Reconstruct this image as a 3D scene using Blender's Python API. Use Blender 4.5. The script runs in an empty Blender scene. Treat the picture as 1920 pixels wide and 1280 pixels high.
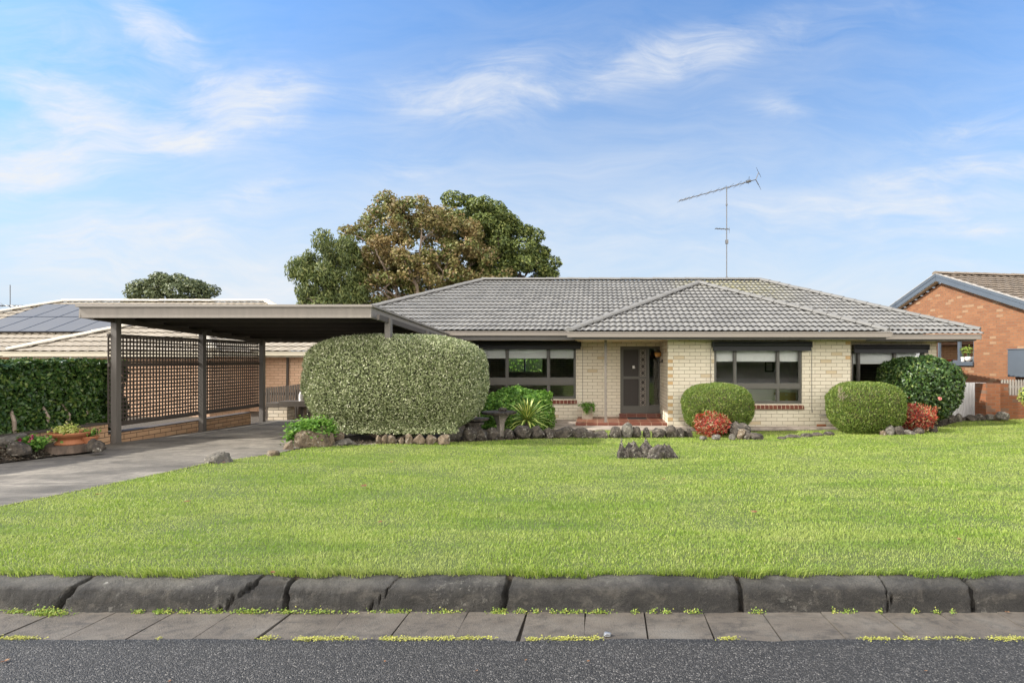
import bpy, bmesh, math, random
import numpy as np
from mathutils import Vector, Matrix, noise
random.seed(7); RNG = np.random.default_rng(7)
sc = bpy.context.scene
COL = sc.collection
E = 1.88                                   # eye height above the house slab
# ------------------------------------------------------------------ helpers
def P(px, py, Y):                          # measured position in the photograph -> point at distance Y
    return Vector(((px-1120)/1000*Y, Y, E+(675-py)/1000*Y))
def X(px, Y): return (px-1120)/1000*Y
def Zh(py, Y): return E+(675-py)/1000*Y
def tag(o, label=None, cat=None, group=None, kind=None):
    if label: o['label'] = label
    if cat: o['category'] = cat
    if group: o['group'] = group
    if kind: o['kind'] = kind
    return o
def empty(name, loc, label=None, cat=None, group=None):
    o = bpy.data.objects.new(name, None); COL.objects.link(o)
    o.location = loc; o.empty_display_size = .2
    o.matrix_world = Matrix.Translation(Vector(loc))
    return tag(o, label, cat, group)
def link(me, name, mats, parent=None, origin=None):
    if origin is not None:
        me.transform(Matrix.Translation(-Vector(origin)))
    o = bpy.data.objects.new(name, me); COL.objects.link(o)
    for m in (mats if isinstance(mats, (list, tuple)) else [mats]): me.materials.append(m)
    if origin is not None: o.location = origin
    if parent is not None:
        o.parent = parent
        w = Matrix.Translation(world_loc(parent))
        o.matrix_parent_inverse = w.inverted()
    return o
def world_loc(o):
    v = Vector(o.location)
    if o.parent: v = v  # children are always placed in world coordinates through the parent inverse
    return v
class MB:
    def __init__(s): s.v=[]; s.f=[]; s.m=[]; s.uv=[]
    def quad(s, pts, m=0, uv=None):
        b=len(s.v); s.v += [tuple(p) for p in pts]; s.f.append(tuple(range(b,b+len(pts)))); s.m.append(m)
        if uv is None:
            n=Vector((0,0,0)); q=[Vector(p) for p in pts]
            for i in range(len(q)):
                a,c=q[i],q[(i+1)%len(q)]
                n += Vector(((a.y-c.y)*(a.z+c.z),(a.z-c.z)*(a.x+c.x),(a.x-c.x)*(a.y+c.y)))
            ax,ay,az=abs(n.x),abs(n.y),abs(n.z)
            if ax>=ay and ax>=az: uv=[(p.y,p.z) for p in q]
            elif ay>=az: uv=[(p.x,p.z) for p in q]
            else: uv=[(p.x,p.y) for p in q]
        s.uv += uv
    def box(s, x0,x1,y0,y1,z0,z1,m=0, M=None):
        c=[Vector((x,y,z)) for z in (z0,z1) for y in (y0,y1) for x in (x0,x1)]
        if M: c=[M@p for p in c]
        for f in ((0,2,3,1),(4,5,7,6),(0,1,5,4),(2,6,7,3),(0,4,6,2),(1,3,7,5)):
            s.quad([c[i] for i in f], m)
    def bar(s, a, b, w, h=None, m=0, up=(0,0,1)):
        a=Vector(a); b=Vector(b); h=h or w; d=(b-a); L=d.length
        if L<1e-6: return
        d/=L; u=Vector(up)
        if abs(d.dot(u))>.98: u=Vector((0,1,0))
        sx=d.cross(u).normalized(); sz=sx.cross(d).normalized()
        M=Matrix((sx,d,sz)).transposed().to_4x4(); M.translation=a
        s.box(-w/2,w/2,0,L,-h/2,h/2,m,M)
    def tube(s, pts, rad, n=8, m=0, caps=True):
        pts=[Vector(p) for p in pts]; k=len(pts)
        rad = rad if isinstance(rad,(list,tuple)) else [rad]*k
        rings=[]
        for i,p in enumerate(pts):
            d=(pts[min(i+1,k-1)]-pts[max(i-1,0)]).normalized()
            u=Vector((0,0,1)) if abs(d.z)<.9 else Vector((1,0,0))
            a=d.cross(u).normalized(); b=d.cross(a)
            base=len(s.v)
            for j in range(n):
                t=2*math.pi*j/n; s.v.append(tuple(p+(a*math.cos(t)+b*math.sin(t))*rad[i]))
            rings.append(base)
        for i in range(k-1):
            for j in range(n):
                f=(rings[i]+j,rings[i]+(j+1)%n,rings[i+1]+(j+1)%n,rings[i+1]+j)
                s.f.append(f); s.m.append(m); s.uv += [(j/n,i),((j+1)/n,i),((j+1)/n,i+1),(j/n,i+1)]
        if caps:
            for r in (rings[0],rings[-1]):
                s.f.append(tuple(range(r,r+n))); s.m.append(m); s.uv += [(0,0)]*n
    def lathe(s, prof, c, n=24, m=0):
        c=Vector(c); rings=[]
        for r,z in prof:
            base=len(s.v)
            for j in range(n):
                t=2*math.pi*j/n; s.v.append((c.x+r*math.cos(t),c.y+r*math.sin(t),c.z+z))
            rings.append(base)
        for i in range(len(rings)-1):
            for j in range(n):
                s.f.append((rings[i]+j,rings[i]+(j+1)%n,rings[i+1]+(j+1)%n,rings[i+1]+j)); s.m.append(m)
                s.uv += [(j/n,prof[i][1]),((j+1)/n,prof[i][1]),((j+1)/n,prof[i+1][1]),(j/n,prof[i+1][1])]
        for r in (rings[0],rings[-1]):
            s.f.append(tuple(range(r,r+n))); s.m.append(m); s.uv += [(0,0)]*n
    def mesh(s, name, smooth=False):
        me=bpy.data.meshes.new(name); me.from_pydata(s.v,[],s.f)
        me.polygons.foreach_set('material_index', s.m)
        if len(s.uv)==len(me.loops):
            l=me.uv_layers.new(name='UVMap'); l.data.foreach_set('uv',[c for u in s.uv for c in u])
        if smooth: me.polygons.foreach_set('use_smooth',[True]*len(me.polygons))
        me.update(); return me
    def build(s, name, mats, parent=None, origin=None, smooth=False, bevel=0):
        o = link(s.mesh(name,smooth), name, mats, parent, origin)
        if bevel:
            bm=bmesh.new(); bm.from_mesh(o.data); bmesh.ops.remove_doubles(bm, verts=bm.verts, dist=1e-4)
            bm.to_mesh(o.data); bm.free()
            md=o.modifiers.new('bevel','BEVEL'); md.width=bevel; md.segments=2; md.limit_method='ANGLE'; md.angle_limit=math.radians(40)
        return o
def np_mesh(name, verts, faces, mi=None):           # faces: (n,k) index array
    me=bpy.data.meshes.new(name); n,k=faces.shape
    me.vertices.add(len(verts)); me.vertices.foreach_set('co', verts.astype(np.float32).ravel())
    me.loops.add(n*k); me.loops.foreach_set('vertex_index', faces.astype(np.int32).ravel())
    me.polygons.add(n); me.polygons.foreach_set('loop_start', (np.arange(n)*k).astype(np.int32))
    if mi is not None: me.polygons.foreach_set('material_index', mi.astype(np.int32))
    me.update(calc_edges=True); return me
def wall_mb(mb, axis, pos, thick, a0,a1,z0,z1, holes=(), m=0, top=None):
    """brick wall with rectangular openings; axis 'y' = facade along x, 'x' = side wall along y. pos = outer face, thick may be negative"""
    us=sorted({a0,a1,*[h[0] for h in holes],*[h[1] for h in holes]}); zs=sorted({z0,z1,*[h[2] for h in holes],*[h[3] for h in holes]})
    def pt(u,d,z): return Vector((u,pos+d,z)) if axis=='y' else Vector((pos+d,u,z))
    solid=lambda u,z: a0<u<a1 and z0<z<z1 and not any(h[0]<u<h[1] and h[2]<z<h[3] for h in holes)
    for i in range(len(us)-1):
        for j in range(len(zs)-1):
            u0,u1,w0,w1=us[i],us[i+1],zs[j],zs[j+1]
            if not solid((u0+u1)/2,(w0+w1)/2): continue
            mb.quad([pt(u0,0,w0),pt(u1,0,w0),pt(u1,0,w1),pt(u0,0,w1)],m)
            mb.quad([pt(u1,thick,w0),pt(u0,thick,w0),pt(u0,thick,w1),pt(u1,thick,w1)],m)
            e=1e-4
            if not solid(u0-e,(w0+w1)/2): mb.quad([pt(u0,thick,w0),pt(u0,0,w0),pt(u0,0,w1),pt(u0,thick,w1)],m)
            if not solid(u1+e,(w0+w1)/2): mb.quad([pt(u1,0,w0),pt(u1,thick,w0),pt(u1,thick,w1),pt(u1,0,w1)],m)
            if not solid((u0+u1)/2,w0-e): mb.quad([pt(u0,0,w0),pt(u0,thick,w0),pt(u1,thick,w0),pt(u1,0,w0)],m)
            if not solid((u0+u1)/2,w1+e): mb.quad([pt(u0,0,w1),pt(u1,0,w1),pt(u1,thick,w1),pt(u0,thick,w1)],m)
# ------------------------------------------------------------------ materials
class NT:
    def __init__(s, nt): s.nt=nt; s.n=nt.nodes; s.l=nt.links
    def add(s, t, **kw):
        n=s.n.new(t)
        for k,v in kw.items():
            if k.startswith('i_'):
                key=k[2:]; key=int(key) if key.isdigit() else key.replace('_',' ')
                s.set(n.inputs[key], v)
            else: setattr(n,k,v)
        return n
    def set(s, inp, v):
        if isinstance(v, bpy.types.NodeSocket): s.l.new(v, inp)
        elif isinstance(v, bpy.types.Node): s.l.new(v.outputs[0], inp)
        else:
            if inp.type=='RGBA' and len(v)==3: v=(*v,1)
            inp.default_value=v
    def math(s, op, a, b=0.0, clamp=False):
        n=s.n.new('ShaderNodeMath'); n.operation=op; n.use_clamp=clamp
        s.set(n.inputs[0],a); s.set(n.inputs[1],b); return n.outputs[0]
    def mix(s, f, a, b, blend='MIX'):
        n=s.n.new('ShaderNodeMix'); n.data_type='RGBA'; n.blend_type=blend
        s.set(n.inputs[0],f); s.set(n.inputs[6],a); s.set(n.inputs[7],b); return n.outputs[2]
    def ramp(s, f, stops):
        n=s.n.new('ShaderNodeValToRGB'); s.l.new(f,n.inputs[0]); r=n.color_ramp
        while len(r.elements)<len(stops): r.elements.new(.5)
        for e,(p,c) in zip(r.elements,stops):
            e.position=p; e.color=(*c,1) if hasattr(c,'__len__') else (c,c,c,1)
        return n.outputs[0]
    def noise(s, vec, scale, detail=4, rough=.55, dist=0.0, dim='3D'):
        n=s.n.new('ShaderNodeTexNoise'); n.noise_dimensions=dim
        if vec is not None: s.l.new(vec,n.inputs['Vector'])
        n.inputs['Scale'].default_value=scale; n.inputs['Detail'].default_value=detail
        n.inputs['Roughness'].default_value=rough; n.inputs['Distortion'].default_value=dist
        return n.outputs[0]
    def vor(s, vec, scale, feature='F1', out=0):
        n=s.n.new('ShaderNodeTexVoronoi'); n.feature=feature
        s.l.new(vec,n.inputs['Vector']); n.inputs['Scale'].default_value=scale; return n.outputs[out]
    def mapping(s, vec, scale=(1,1,1), rot=(0,0,0), loc=(0,0,0)):
        n=s.n.new('ShaderNodeMapping'); s.l.new(vec,n.inputs[0]); n.inputs['Scale'].default_value=scale
        n.inputs['Rotation'].default_value=rot; n.inputs['Location'].default_value=loc; return n.outputs[0]
    def bump(s, h, dist, strength=1.0):
        n=s.n.new('ShaderNodeBump'); s.l.new(h,n.inputs['Height']); n.inputs['Distance'].default_value=dist
        n.inputs['Strength'].default_value=strength; return n.outputs[0]
def mat(name):
    m=bpy.data.materials.new(name); m.use_nodes=True; t=NT(m.node_tree); t.n.clear()
    out=t.add('ShaderNodeOutputMaterial'); b=t.add('ShaderNodeBsdfPrincipled'); t.l.new(b.outputs[0],out.inputs[0])
    t.b=b; t.out=out
    g=t.n.new('ShaderNodeNewGeometry'); t.pos=g.outputs['Position']; t.geo=g
    tc=t.n.new('ShaderNodeTexCoord'); t.uv=tc.outputs['UV']
    return m,t
def setb(t, col=None, rough=None, metal=None, normal=None, spec=None):
    if col is not None: t.set(t.b.inputs['Base Color'],col)
    if rough is not None: t.set(t.b.inputs['Roughness'],rough)
    if metal is not None: t.set(t.b.inputs['Metallic'],metal)
    if normal is not None: t.set(t.b.inputs['Normal'],normal)
    if spec is not None: t.set(t.b.inputs['Specular IOR Level'],spec)
def plain(name, col, rough=.5, var=.12, scale=6, metal=0, bump=0, spec=None, streak=None):
    m,t=mat(name)
    vec=t.pos if streak is None else t.mapping(t.pos, streak)
    n=t.noise(vec,scale,5)
    a=tuple(c*(1-var) for c in col); b=tuple(min(1,c*(1+var)) for c in col)
    setb(t, t.mix(n,a,b), t.math('ADD', t.math('MULTIPLY',n,.15), rough-.07), metal, spec=spec)
    if bump: setb(t, normal=t.bump(n,bump))
    return m
def brick(name, c1, c2, mortar, bw=.3, rh=.1, ms=.006, off=.5, dirt=.12, warp=0.0, odd=None, bumpd=.006):
    m,t=mat(name)
    vec=t.uv
    if warp:
        nn=t.n.new('ShaderNodeTexNoise'); t.l.new(t.uv,nn.inputs['Vector']); nn.inputs['Scale'].default_value=1.7
        sub=t.n.new('ShaderNodeVectorMath'); sub.operation='MULTIPLY_ADD'; t.l.new(nn.outputs['Color'],sub.inputs[0]); sub.inputs[1].default_value=(warp,warp,0); t.l.new(t.uv,sub.inputs[2]); vec=sub.outputs[0]
    bt=t.n.new('ShaderNodeTexBrick'); t.l.new(vec,bt.inputs['Vector']); bt.offset=off
    bt.inputs['Scale'].default_value=1; bt.inputs['Brick Width'].default_value=bw; bt.inputs['Row Height'].default_value=rh
    bt.inputs['Mortar Size'].default_value=ms; bt.inputs['Mortar Smooth'].default_value=.15; bt.inputs['Bias'].default_value=0
    bt.inputs['Color1'].default_value=(1,1,1,1); bt.inputs['Color2'].default_value=(0,0,0,1); bt.inputs['Mortar'].default_value=(.5,.5,.5,1)
    cell=bt.outputs['Color']; fac=bt.outputs['Fac']
    c=t.mix(cell,c1,c2)
    if odd: c=t.mix(t.ramp(cell,[(odd[1],0),(odd[1]+.02,1)]),c,odd[0])
    n=t.noise(t.uv,2.2,5,.6); n2=t.noise(t.uv,45,3)
    c=t.mix(t.math('MULTIPLY',n,dirt*2),c,tuple(x*.55 for x in c1))
    c=t.mix(t.math('MULTIPLY',n2,.18),c,tuple(x*.7 for x in c1))
    c=t.mix(fac,c,mortar)
    h=t.math('ADD',t.math('MULTIPLY',fac,-1),t.math('MULTIPLY',n2,.25))
    setb(t,c,.85,normal=t.bump(h,bumpd)); return m
def leafmat(name, stops, rough=.45, transl=.25, spec=.4, patch=None):
    m,t=mat(name)
    r=t.geo.outputs['Random Per Island']
    c=t.ramp(r,stops)
    n=t.noise(t.pos,.9 if patch is None else patch[1],3)
    if patch: c=t.mix(t.ramp(n,[(.42,0),(.62,1)]),c,t.mix(.75,c,patch[0]))
    setb(t,c,rough,spec=spec)
    tr=t.add('ShaderNodeBsdfTranslucent'); t.l.new(t.mix(.5,c,(.25,.3,.03),'MULTIPLY') if False else c,tr.inputs[0])
    ms=t.add('ShaderNodeMixShader'); ms.inputs[0].default_value=transl
    t.l.new(t.b.outputs[0],ms.inputs[1]); t.l.new(tr.outputs[0],ms.inputs[2]); t.l.new(ms.outputs[0],t.out.inputs[0])
    return m
def rockmat(name, dark, light, lichen, k=1.0):
    m,t=mat(name)
    n=t.noise(t.pos,9*k,6,.65); n2=t.noise(t.pos,38*k,4,.7); n3=t.noise(t.pos,5*k,3)
    c=t.mix(t.ramp(n,[(.35,0),(.68,1)]),dark,light)
    c=t.mix(t.ramp(n2,[(.55,0),(.66,1)]),c,tuple(x*.5 for x in dark))
    c=t.mix(t.math('MULTIPLY',t.ramp(t.noise(t.pos,22*k,3),[(.58,0),(.63,1)]),t.ramp(n3,[(.4,0),(.6,1)])),c,lichen)
    h=t.math('ADD',n,t.math('MULTIPLY',n2,.4))
    setb(t,c,.9,normal=t.bump(h,.02/k)); return m
def tilemat(name, c1, c2, moss=None, stain=(.1,.1,.1)):
    m,t=mat(name)
    sx=t.n.new('ShaderNodeSeparateXYZ'); t.l.new(t.uv,sx.inputs[0])
    cx=t.math('FLOOR',t.math('DIVIDE',sx.outputs[0],.33)); cy=t.math('FLOOR',t.math('DIVIDE',t.math('ADD',sx.outputs[1],.001),.32))
    cb=t.n.new('ShaderNodeCombineXYZ'); t.l.new(cx,cb.inputs[0]); t.l.new(cy,cb.inputs[1])
    w=t.n.new('ShaderNodeTexWhiteNoise'); w.noise_dimensions='2D'; t.l.new(cb.outputs[0],w.inputs['Vector'])
    c=t.mix(w.outputs[0],c1,c2)
    n=t.noise(t.pos,1.3,5,.65); n2=t.noise(t.pos,30,4,.7)
    c=t.mix(t.math('MULTIPLY',t.ramp(n,[(.42,0),(.75,1)]),.4),c,stain)
    c=t.mix(t.math('MULTIPLY',t.ramp(n2,[(.5,0),(.7,1)]),.3),c,tuple(x*.55 for x in c1))
    if moss:                                   # lichen growth with its own place on the roof
        px=t.n.new('ShaderNodeSeparateXYZ'); t.l.new(t.pos,px.inputs[0])
        gx=t.math('MULTIPLY',t.math('SUBTRACT',px.outputs[0],2.6),.9,True); gx2=t.math('SUBTRACT',1.0,t.math('MULTIPLY',t.math('SUBTRACT',px.outputs[0],5.2),.5,True),True)
        gy=t.math('MULTIPLY',t.math('SUBTRACT',px.outputs[1],17.2),.7,True)
        mk=t.math('MULTIPLY',t.math('MULTIPLY',gx,gx2),gy)
        mm=t.math('MULTIPLY',mk,t.ramp(t.noise(t.pos,7,5,.7),[(.4,0),(.6,1)]))
        c=t.mix(t.math('MULTIPLY',mm,.8),c,moss)
        m2=t.math('MULTIPLY',t.ramp(t.noise(t.pos,11,4,.7),[(.62,0),(.7,1)]),.35); c=t.mix(m2,c,(.26,.25,.14))
    setb(t,c,.85,normal=t.bump(n2,.004)); return m
M={}
M['brick_cream']=brick('cream_brick',(.70,.64,.505),(.65,.58,.45),(.26,.215,.15),odd=((.54,.43,.27),.95),ms=.0055)
M['brick_orange']=plain('orange_brick',(.50,.34,.17),.85,.25,8)
M['brick_peach']=brick('peach_brick',(.70,.475,.32),(.63,.41,.265),(.24,.14,.08))
M['brick_tan']=brick('tan_brick',(.66,.42,.24),(.52,.30,.16),(.07,.05,.03),bw=.3,rh=.095,dirt=.45)
M['brick_gable']=brick('gable_brick',(.31,.135,.058),(.20,.078,.036),(.21,.15,.095),bw=.24,rh=.086,ms=.006,warp=.02,odd=((.36,.23,.13),.90),dirt=.35,bumpd=.01)
M['brick_red']=brick('red_brick',(.30,.11,.045),(.20,.07,.03),(.20,.135,.09),bw=.24,rh=.086,ms=.006,warp=.02,odd=((.17,.12,.09),.88),dirt=.3,bumpd=.01)
M['brick_white']=brick('white_brick',(.66,.58,.45),(.60,.50,.36),(.12,.10,.07))
M['tile_grey']=tilemat('grey_tile',(.135,.132,.123),(.185,.18,.166),moss=(.22,.20,.075),stain=(.15,.15,.145))
M['cap_grey']=plain('grey_ridge',(.15,.147,.138),.85,.2,5)
M['tile_tan']=tilemat('tan_tile',(.245,.21,.16),(.30,.26,.20),stain=(.19,.165,.12))
M['cap_tan']=plain('tan_ridge',(.50,.455,.37),.85,.15,5)
M['tile_brown']=tilemat('brown_tile',(.21,.165,.12),(.16,.125,.09),stain=(.1,.09,.07))
M['gutter_brown']=plain('brown_gutter_paint',(.19,.166,.14),.4,.08,3)
M['fascia_dark']=plain('dark_fascia_paint',(.085,.078,.07),.5,.1,3)
M['frame']=plain('taupe_frame',(.084,.079,.067),.45,.1,4)
M['black']=plain('black_canvas',(.012,.013,.016),.55,.25,9)
M['soffit']=plain('cream_soffit',(.66,.57,.36),.7,.08,3)
M['wood']=plain('grey_painted_timber',(.185,.165,.14),.6,.30,5,streak=(1.5,1.5,.3),bump=.002)
M['wood_dark']=plain('dark_lattice_timber',(.07,.056,.045),.7,.25,7,bump=.002)
M['grille']=plain('door_grille',(.24,.21,.175),.5,.1,5)
M['door_leaf']=plain('dark_door_leaf',(.028,.022,.018),.6,.2,6)
M['slat']=plain('weathered_slats',(.075,.06,.045),.8,.3,12)
M['post']=plain('darker_post_timber',(.125,.113,.099),.6,.25,5,streak=(1.5,1.5,.3),bump=.002)
M['deck']=plain('dark_roof_sheet',(.065,.054,.044),.6,.2,4)
M['cap_metal']=plain('pale_flashing',(.20,.18,.155),.5,.1,3)
M['cream_paint']=plain('cream_paint',(.44,.40,.305),.45,.07,3)
M['blue_paint']=plain('slate_blue_paint',(.08,.097,.118),.5,.12,3)
M['mortar']=plain('verge_mortar',(.33,.31,.28),.85,.25,9)
M['white']=plain('white_paint',(.72,.70,.66),.5,.06,5)
M['picket']=plain('picket_paint',(.5,.48,.42),.6,.15,5)
M['terracotta']=plain('terracotta',(.36,.14,.06),.7,.2,9)
M['porch_tile']=brick('porch_tile',(.20,.065,.035),(.145,.042,.026),(.36,.25,.17),bw=.3,rh=.3,ms=.007,off=0,dirt=.3)
M['porch_tile'].node_tree.nodes['Principled BSDF'].inputs['Roughness'].default_value=.35
M['sill_brick']=brick('sill_brick',(.18,.052,.03),(.13,.036,.024),(.5,.4,.28),bw=.115,rh=.4,ms=.008,off=0,dirt=.2)
M['metal']=plain('galvanised_metal',(.33,.34,.35),.4,.2,6,metal=.7)
M['zinc']=plain('zinc_sheet',(.74,.74,.73),.5,.1,5,metal=0)
M['grey_metal']=plain('dull_aluminium',(.12,.12,.12),.4,.2,9,metal=.5)
M['blind']=plain('white_blind',(.86,.86,.83),.8,.03,3)
M['plaster']=plain('plaster',(.78,.77,.75),.9,.03,2)
M['floor_wood']=plain('floor',(.34,.25,.17),.6,.2,4)
M['cabinet']=plain('cabinet_wood',(.28,.12,.045),.5,.25,5,streak=(1,1,.2))
M['stone_pale']=rockmat('pale_stone',(.24,.21,.17),(.34,.30,.25),(.38,.36,.31))
M['rock_dark']=rockmat('dark_rock',(.022,.018,.014),(.10,.082,.062),(.24,.225,.185))
M['rock_tan']=rockmat('tan_rock',(.075,.055,.035),(.19,.143,.092),(.24,.22,.175))
M['rock_pale']=rockmat('pale_rock',(.06,.053,.044),(.165,.15,.122),(.25,.24,.20))
M['stump']=rockmat('weathered_stump',(.022,.019,.017),(.125,.105,.088),(.27,.265,.20),1.6)
M['bark']=plain('bark',(.14,.105,.075),.9,.35,7,streak=(1,1,.25),bump=.02)
M['bark_pale']=plain('pale_bark',(.27,.21,.16),.9,.3,7,streak=(1,1,.25),bump=.01)
M['concrete_pot']=plain('concrete_pot',(.25,.21,.16),.9,.25,16,bump=.004)
M['blackrubber']=plain('rubber_mat',(.03,.03,.03),.9,.3,40)
M['amber']=plain('amber_glass',(.36,.17,.04),.15,.35,14)
M['solar']=plain('solar_cell',(.10,.10,.10),.5,.08,2,spec=.3)
M['solar_frame']=plain('panel_frame',(.02,.02,.022),.4,.1,5)
M['red_plastic']=plain('red_plastic',(.5,.05,.03),.4,.1,5)
def glassmat():
    m,t=mat('window_glass'); t.n.remove(t.b)
    tr=t.add('ShaderNodeBsdfTransparent'); tr.inputs[0].default_value=(.92,.935,.93,1)
    gl=t.add('ShaderNodeBsdfGlossy'); gl.inputs['Roughness'].default_value=.01; gl.inputs[0].default_value=(.9,.93,.95,1)
    fr=t.add('ShaderNodeFresnel'); fr.inputs[0].default_value=1.5
    k=t.math('ADD',t.math('MULTIPLY',fr.outputs[0],1.0),.07,True)
    ms=t.add('ShaderNodeMixShader'); t.l.new(k,ms.inputs[0]); t.l.new(tr.outputs[0],ms.inputs[1]); t.l.new(gl.outputs[0],ms.inputs[2])
    t.l.new(ms.outputs[0],t.out.inputs[0]); return m
M['glass']=glassmat()
def ground_mats():
    m,t=mat('soil'); n=t.noise(t.pos,6,6,.7); n2=t.noise(t.pos,40,4,.7)
    setb(t,t.mix(n2,t.mix(n,(.045,.034,.024),(.10,.078,.055)),(.06,.05,.035)),.95,normal=t.bump(n2,.02)); M['soil']=m
    m,t=mat('lawn_thatch'); n=t.noise(t.pos,1.2,5,.6); n2=t.noise(t.pos,60,4,.7)
    setb(t,t.mix(n2,t.mix(n,(.07,.11,.018),(.115,.15,.035)),(.09,.11,.03)),.95,normal=t.bump(n2,.02)); M['thatch']=m
    m,t=mat('driveway_concrete')
    n=t.noise(t.mapping(t.pos,(.5,1.2,1)),1.5,8,.72,.5); n2=t.noise(t.pos,7,6,.7); n3=t.noise(t.pos,90,3,.7)
    c=t.mix(t.ramp(n,[(.38,0),(.66,1)]),(.075,.066,.053),(.27,.24,.195))
    c=t.mix(t.math('MULTIPLY',t.ramp(n2,[(.44,0),(.68,1)]),.7),c,(.075,.068,.056))
    c=t.mix(t.math('MULTIPLY',t.ramp(n3,[(.5,0),(.7,1)]),.35),c,(.09,.085,.075))
    sp=t.n.new('ShaderNodeSeparateXYZ'); t.l.new(t.pos,sp.inputs[0])
    for y0 in (6.35,9.35,12.2):                 # expansion joints
        d=t.math('ABSOLUTE',t.math('SUBTRACT',sp.outputs[1],t.math('ADD',y0,t.math('MULTIPLY',t.noise(t.pos,3),.03))))
        c=t.mix(t.math('LESS_THAN',d,.008),c,(.03,.028,.022))
    setb(t,c,.8,normal=t.bump(t.math('ADD',n3,n2),.006)); M['drive']=m
    m,t=mat('path_concrete'); n=t.noise(t.pos,3,6,.65); n3=t.noise(t.pos,60,3,.7)
    setb(t,t.mix(t.math('MULTIPLY',n3,.3),t.mix(t.ramp(n,[(.35,0),(.65,1)]),(.20,.17,.14),(.42,.36,.30)),(.12,.1,.09)),.8,normal=t.bump(n3,.004)); M['path']=m
    m,t=mat('asphalt')
    v=t.vor(t.pos,165,'F1',1); d=t.vor(t.pos,165); n=t.noise(t.pos,1.1,5,.6); n2=t.noise(t.pos,9,4,.6)
    sv=t.n.new('ShaderNodeSeparateColor'); t.l.new(v,sv.inputs[0])
    c=t.ramp(sv.outputs[0],[(0,(.006,.0057,.0052)),(.5,(.024,.0228,.0214)),(.82,(.070,.066,.061)),(.94,(.135,.128,.118)),(1,(.26,.245,.225))])
    c=t.mix(t.math('MULTIPLY',n,.5),c,(.03,.0285,.027)); c=t.mix(t.math('MULTIPLY',t.ramp(n2,[(.55,0),(.8,1)]),.3),c,(.065,.061,.056))
    h=t.math('ADD',t.math('MULTIPLY',d,-1),t.math('MULTIPLY',sv.outputs[1],.6))
    setb(t,c,.72,normal=t.bump(h,.008)); M['asphalt']=m
    m,t=mat('kerb_concrete')
    n=t.noise(t.mapping(t.pos,(1,1,2.2)),3.2,7,.68,.3); n2=t.noise(t.pos,17,5,.7); n3=t.noise(t.pos,110,3,.7)
    c=t.mix(t.ramp(n,[(.38,0),(.66,1)]),(.03,.028,.025),(.15,.14,.12))
    c=t.mix(t.math('MULTIPLY',t.ramp(n2,[(.56,0),(.68,1)]),.55),c,(.11,.10,.085))
    c=t.mix(t.math('MULTIPLY',t.ramp(n3,[(.45,0),(.7,1)]),.5),c,(.02,.02,.018))
    wv=t.math('MULTIPLY',t.ramp(t.vor(t.pos,9.0),[(.0,1),(.13,1),(.16,0)]),t.ramp(t.noise(t.pos,4.1,2),[(.60,0),(.63,1)]))
    c=t.mix(wv,c,(.42,.42,.37))
    kz=t.n.new('ShaderNodeSeparateXYZ'); t.l.new(t.pos,kz.inputs[0])
    hh=t.math('ADD',kz.outputs[2],t.math('MULTIPLY',t.math('SUBTRACT',t.noise(t.mapping(t.pos,(.5,1,1)),4.5,5,.65),.5),.11))
    face_shade=t.ramp(hh,[(.515,1),(.55,0)])  # blotchy dark kerb face below the lip, its shade put into the colour
    c=t.mix(t.math('MULTIPLY',face_shade,.86),c,t.ramp(t.noise(t.mapping(t.pos,(1,1,1.6)),7,7,.72,.4),[(.36,(.0055,.0048,.0039)),(.52,(.019,.0168,.0135)),(.66,(.085,.075,.06))]))
    wn=t.math('MULTIPLY',t.math('MULTIPLY',t.ramp(t.noise(t.pos,2.1,4,.6),[(.5,0),(.62,1)]),t.ramp(n2,[(.45,0),(.6,1)])),t.math('SUBTRACT',1.0,t.math('MULTIPLY',face_shade,.75))); c=t.mix(t.math('MULTIPLY',wn,.5),c,(.17,.16,.135))
    gr=t.noise(t.pos,260,2,.6); c=t.mix(t.math('MULTIPLY',t.ramp(gr,[(.55,0),(.72,1)]),.45),c,(.12,.112,.098))
    lc=t.math('MULTIPLY',t.ramp(t.noise(t.pos,26,5,.7),[(.57,0),(.63,1)]),t.ramp(t.noise(t.pos,1.9,3,.6),[(.5,0),(.6,1)])); c=t.mix(t.math('MULTIPLY',lc,.6),c,(.20,.19,.165))
    setb(t,c,.85,normal=t.bump(t.math('ADD',t.math('ADD',t.math('MULTIPLY',n3,.8),n2),t.math('MULTIPLY',gr,.5)),.03)); M['kerb']=m
    m,t=mat('gutter_stone')
    n=t.noise(t.mapping(t.pos,(.8,1.6,1)),4,6,.65); n2=t.noise(t.pos,14,5,.7); n3=t.noise(t.pos,120,3,.7)
    r=t.geo.outputs['Random Per Island']
    c=t.mix(t.ramp(n,[(.35,0),(.65,1)]),(.075,.062,.048),(.125,.106,.083)); c=t.mix(t.math('MULTIPLY',r,.35),c,(.11,.093,.073))
    c=t.mix(t.math('MULTIPLY',t.ramp(n2,[(.50,0),(.64,1)]),.75),c,(.045,.039,.032)); c=t.mix(t.math('MULTIPLY',t.ramp(t.noise(t.mapping(t.pos,(.5,2.2,1)),6,6,.7),[(.54,0),(.64,1)]),.6),c,(.035,.031,.027)); c=t.mix(t.math('MULTIPLY',t.ramp(t.noise(t.pos,3,4,.6),[(.5,0),(.7,1)]),.5),c,(.17,.155,.13))
    c=t.mix(t.math('MULTIPLY',t.ramp(n3,[(.45,0),(.7,1)]),.4),c,(.07,.06,.048))
    setb(t,c,.75,normal=t.bump(t.math('ADD',n3,n2),.005)); M['gstone']=m
    m,t=mat('moss'); n=t.noise(t.pos,60,4,.7)
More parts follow.
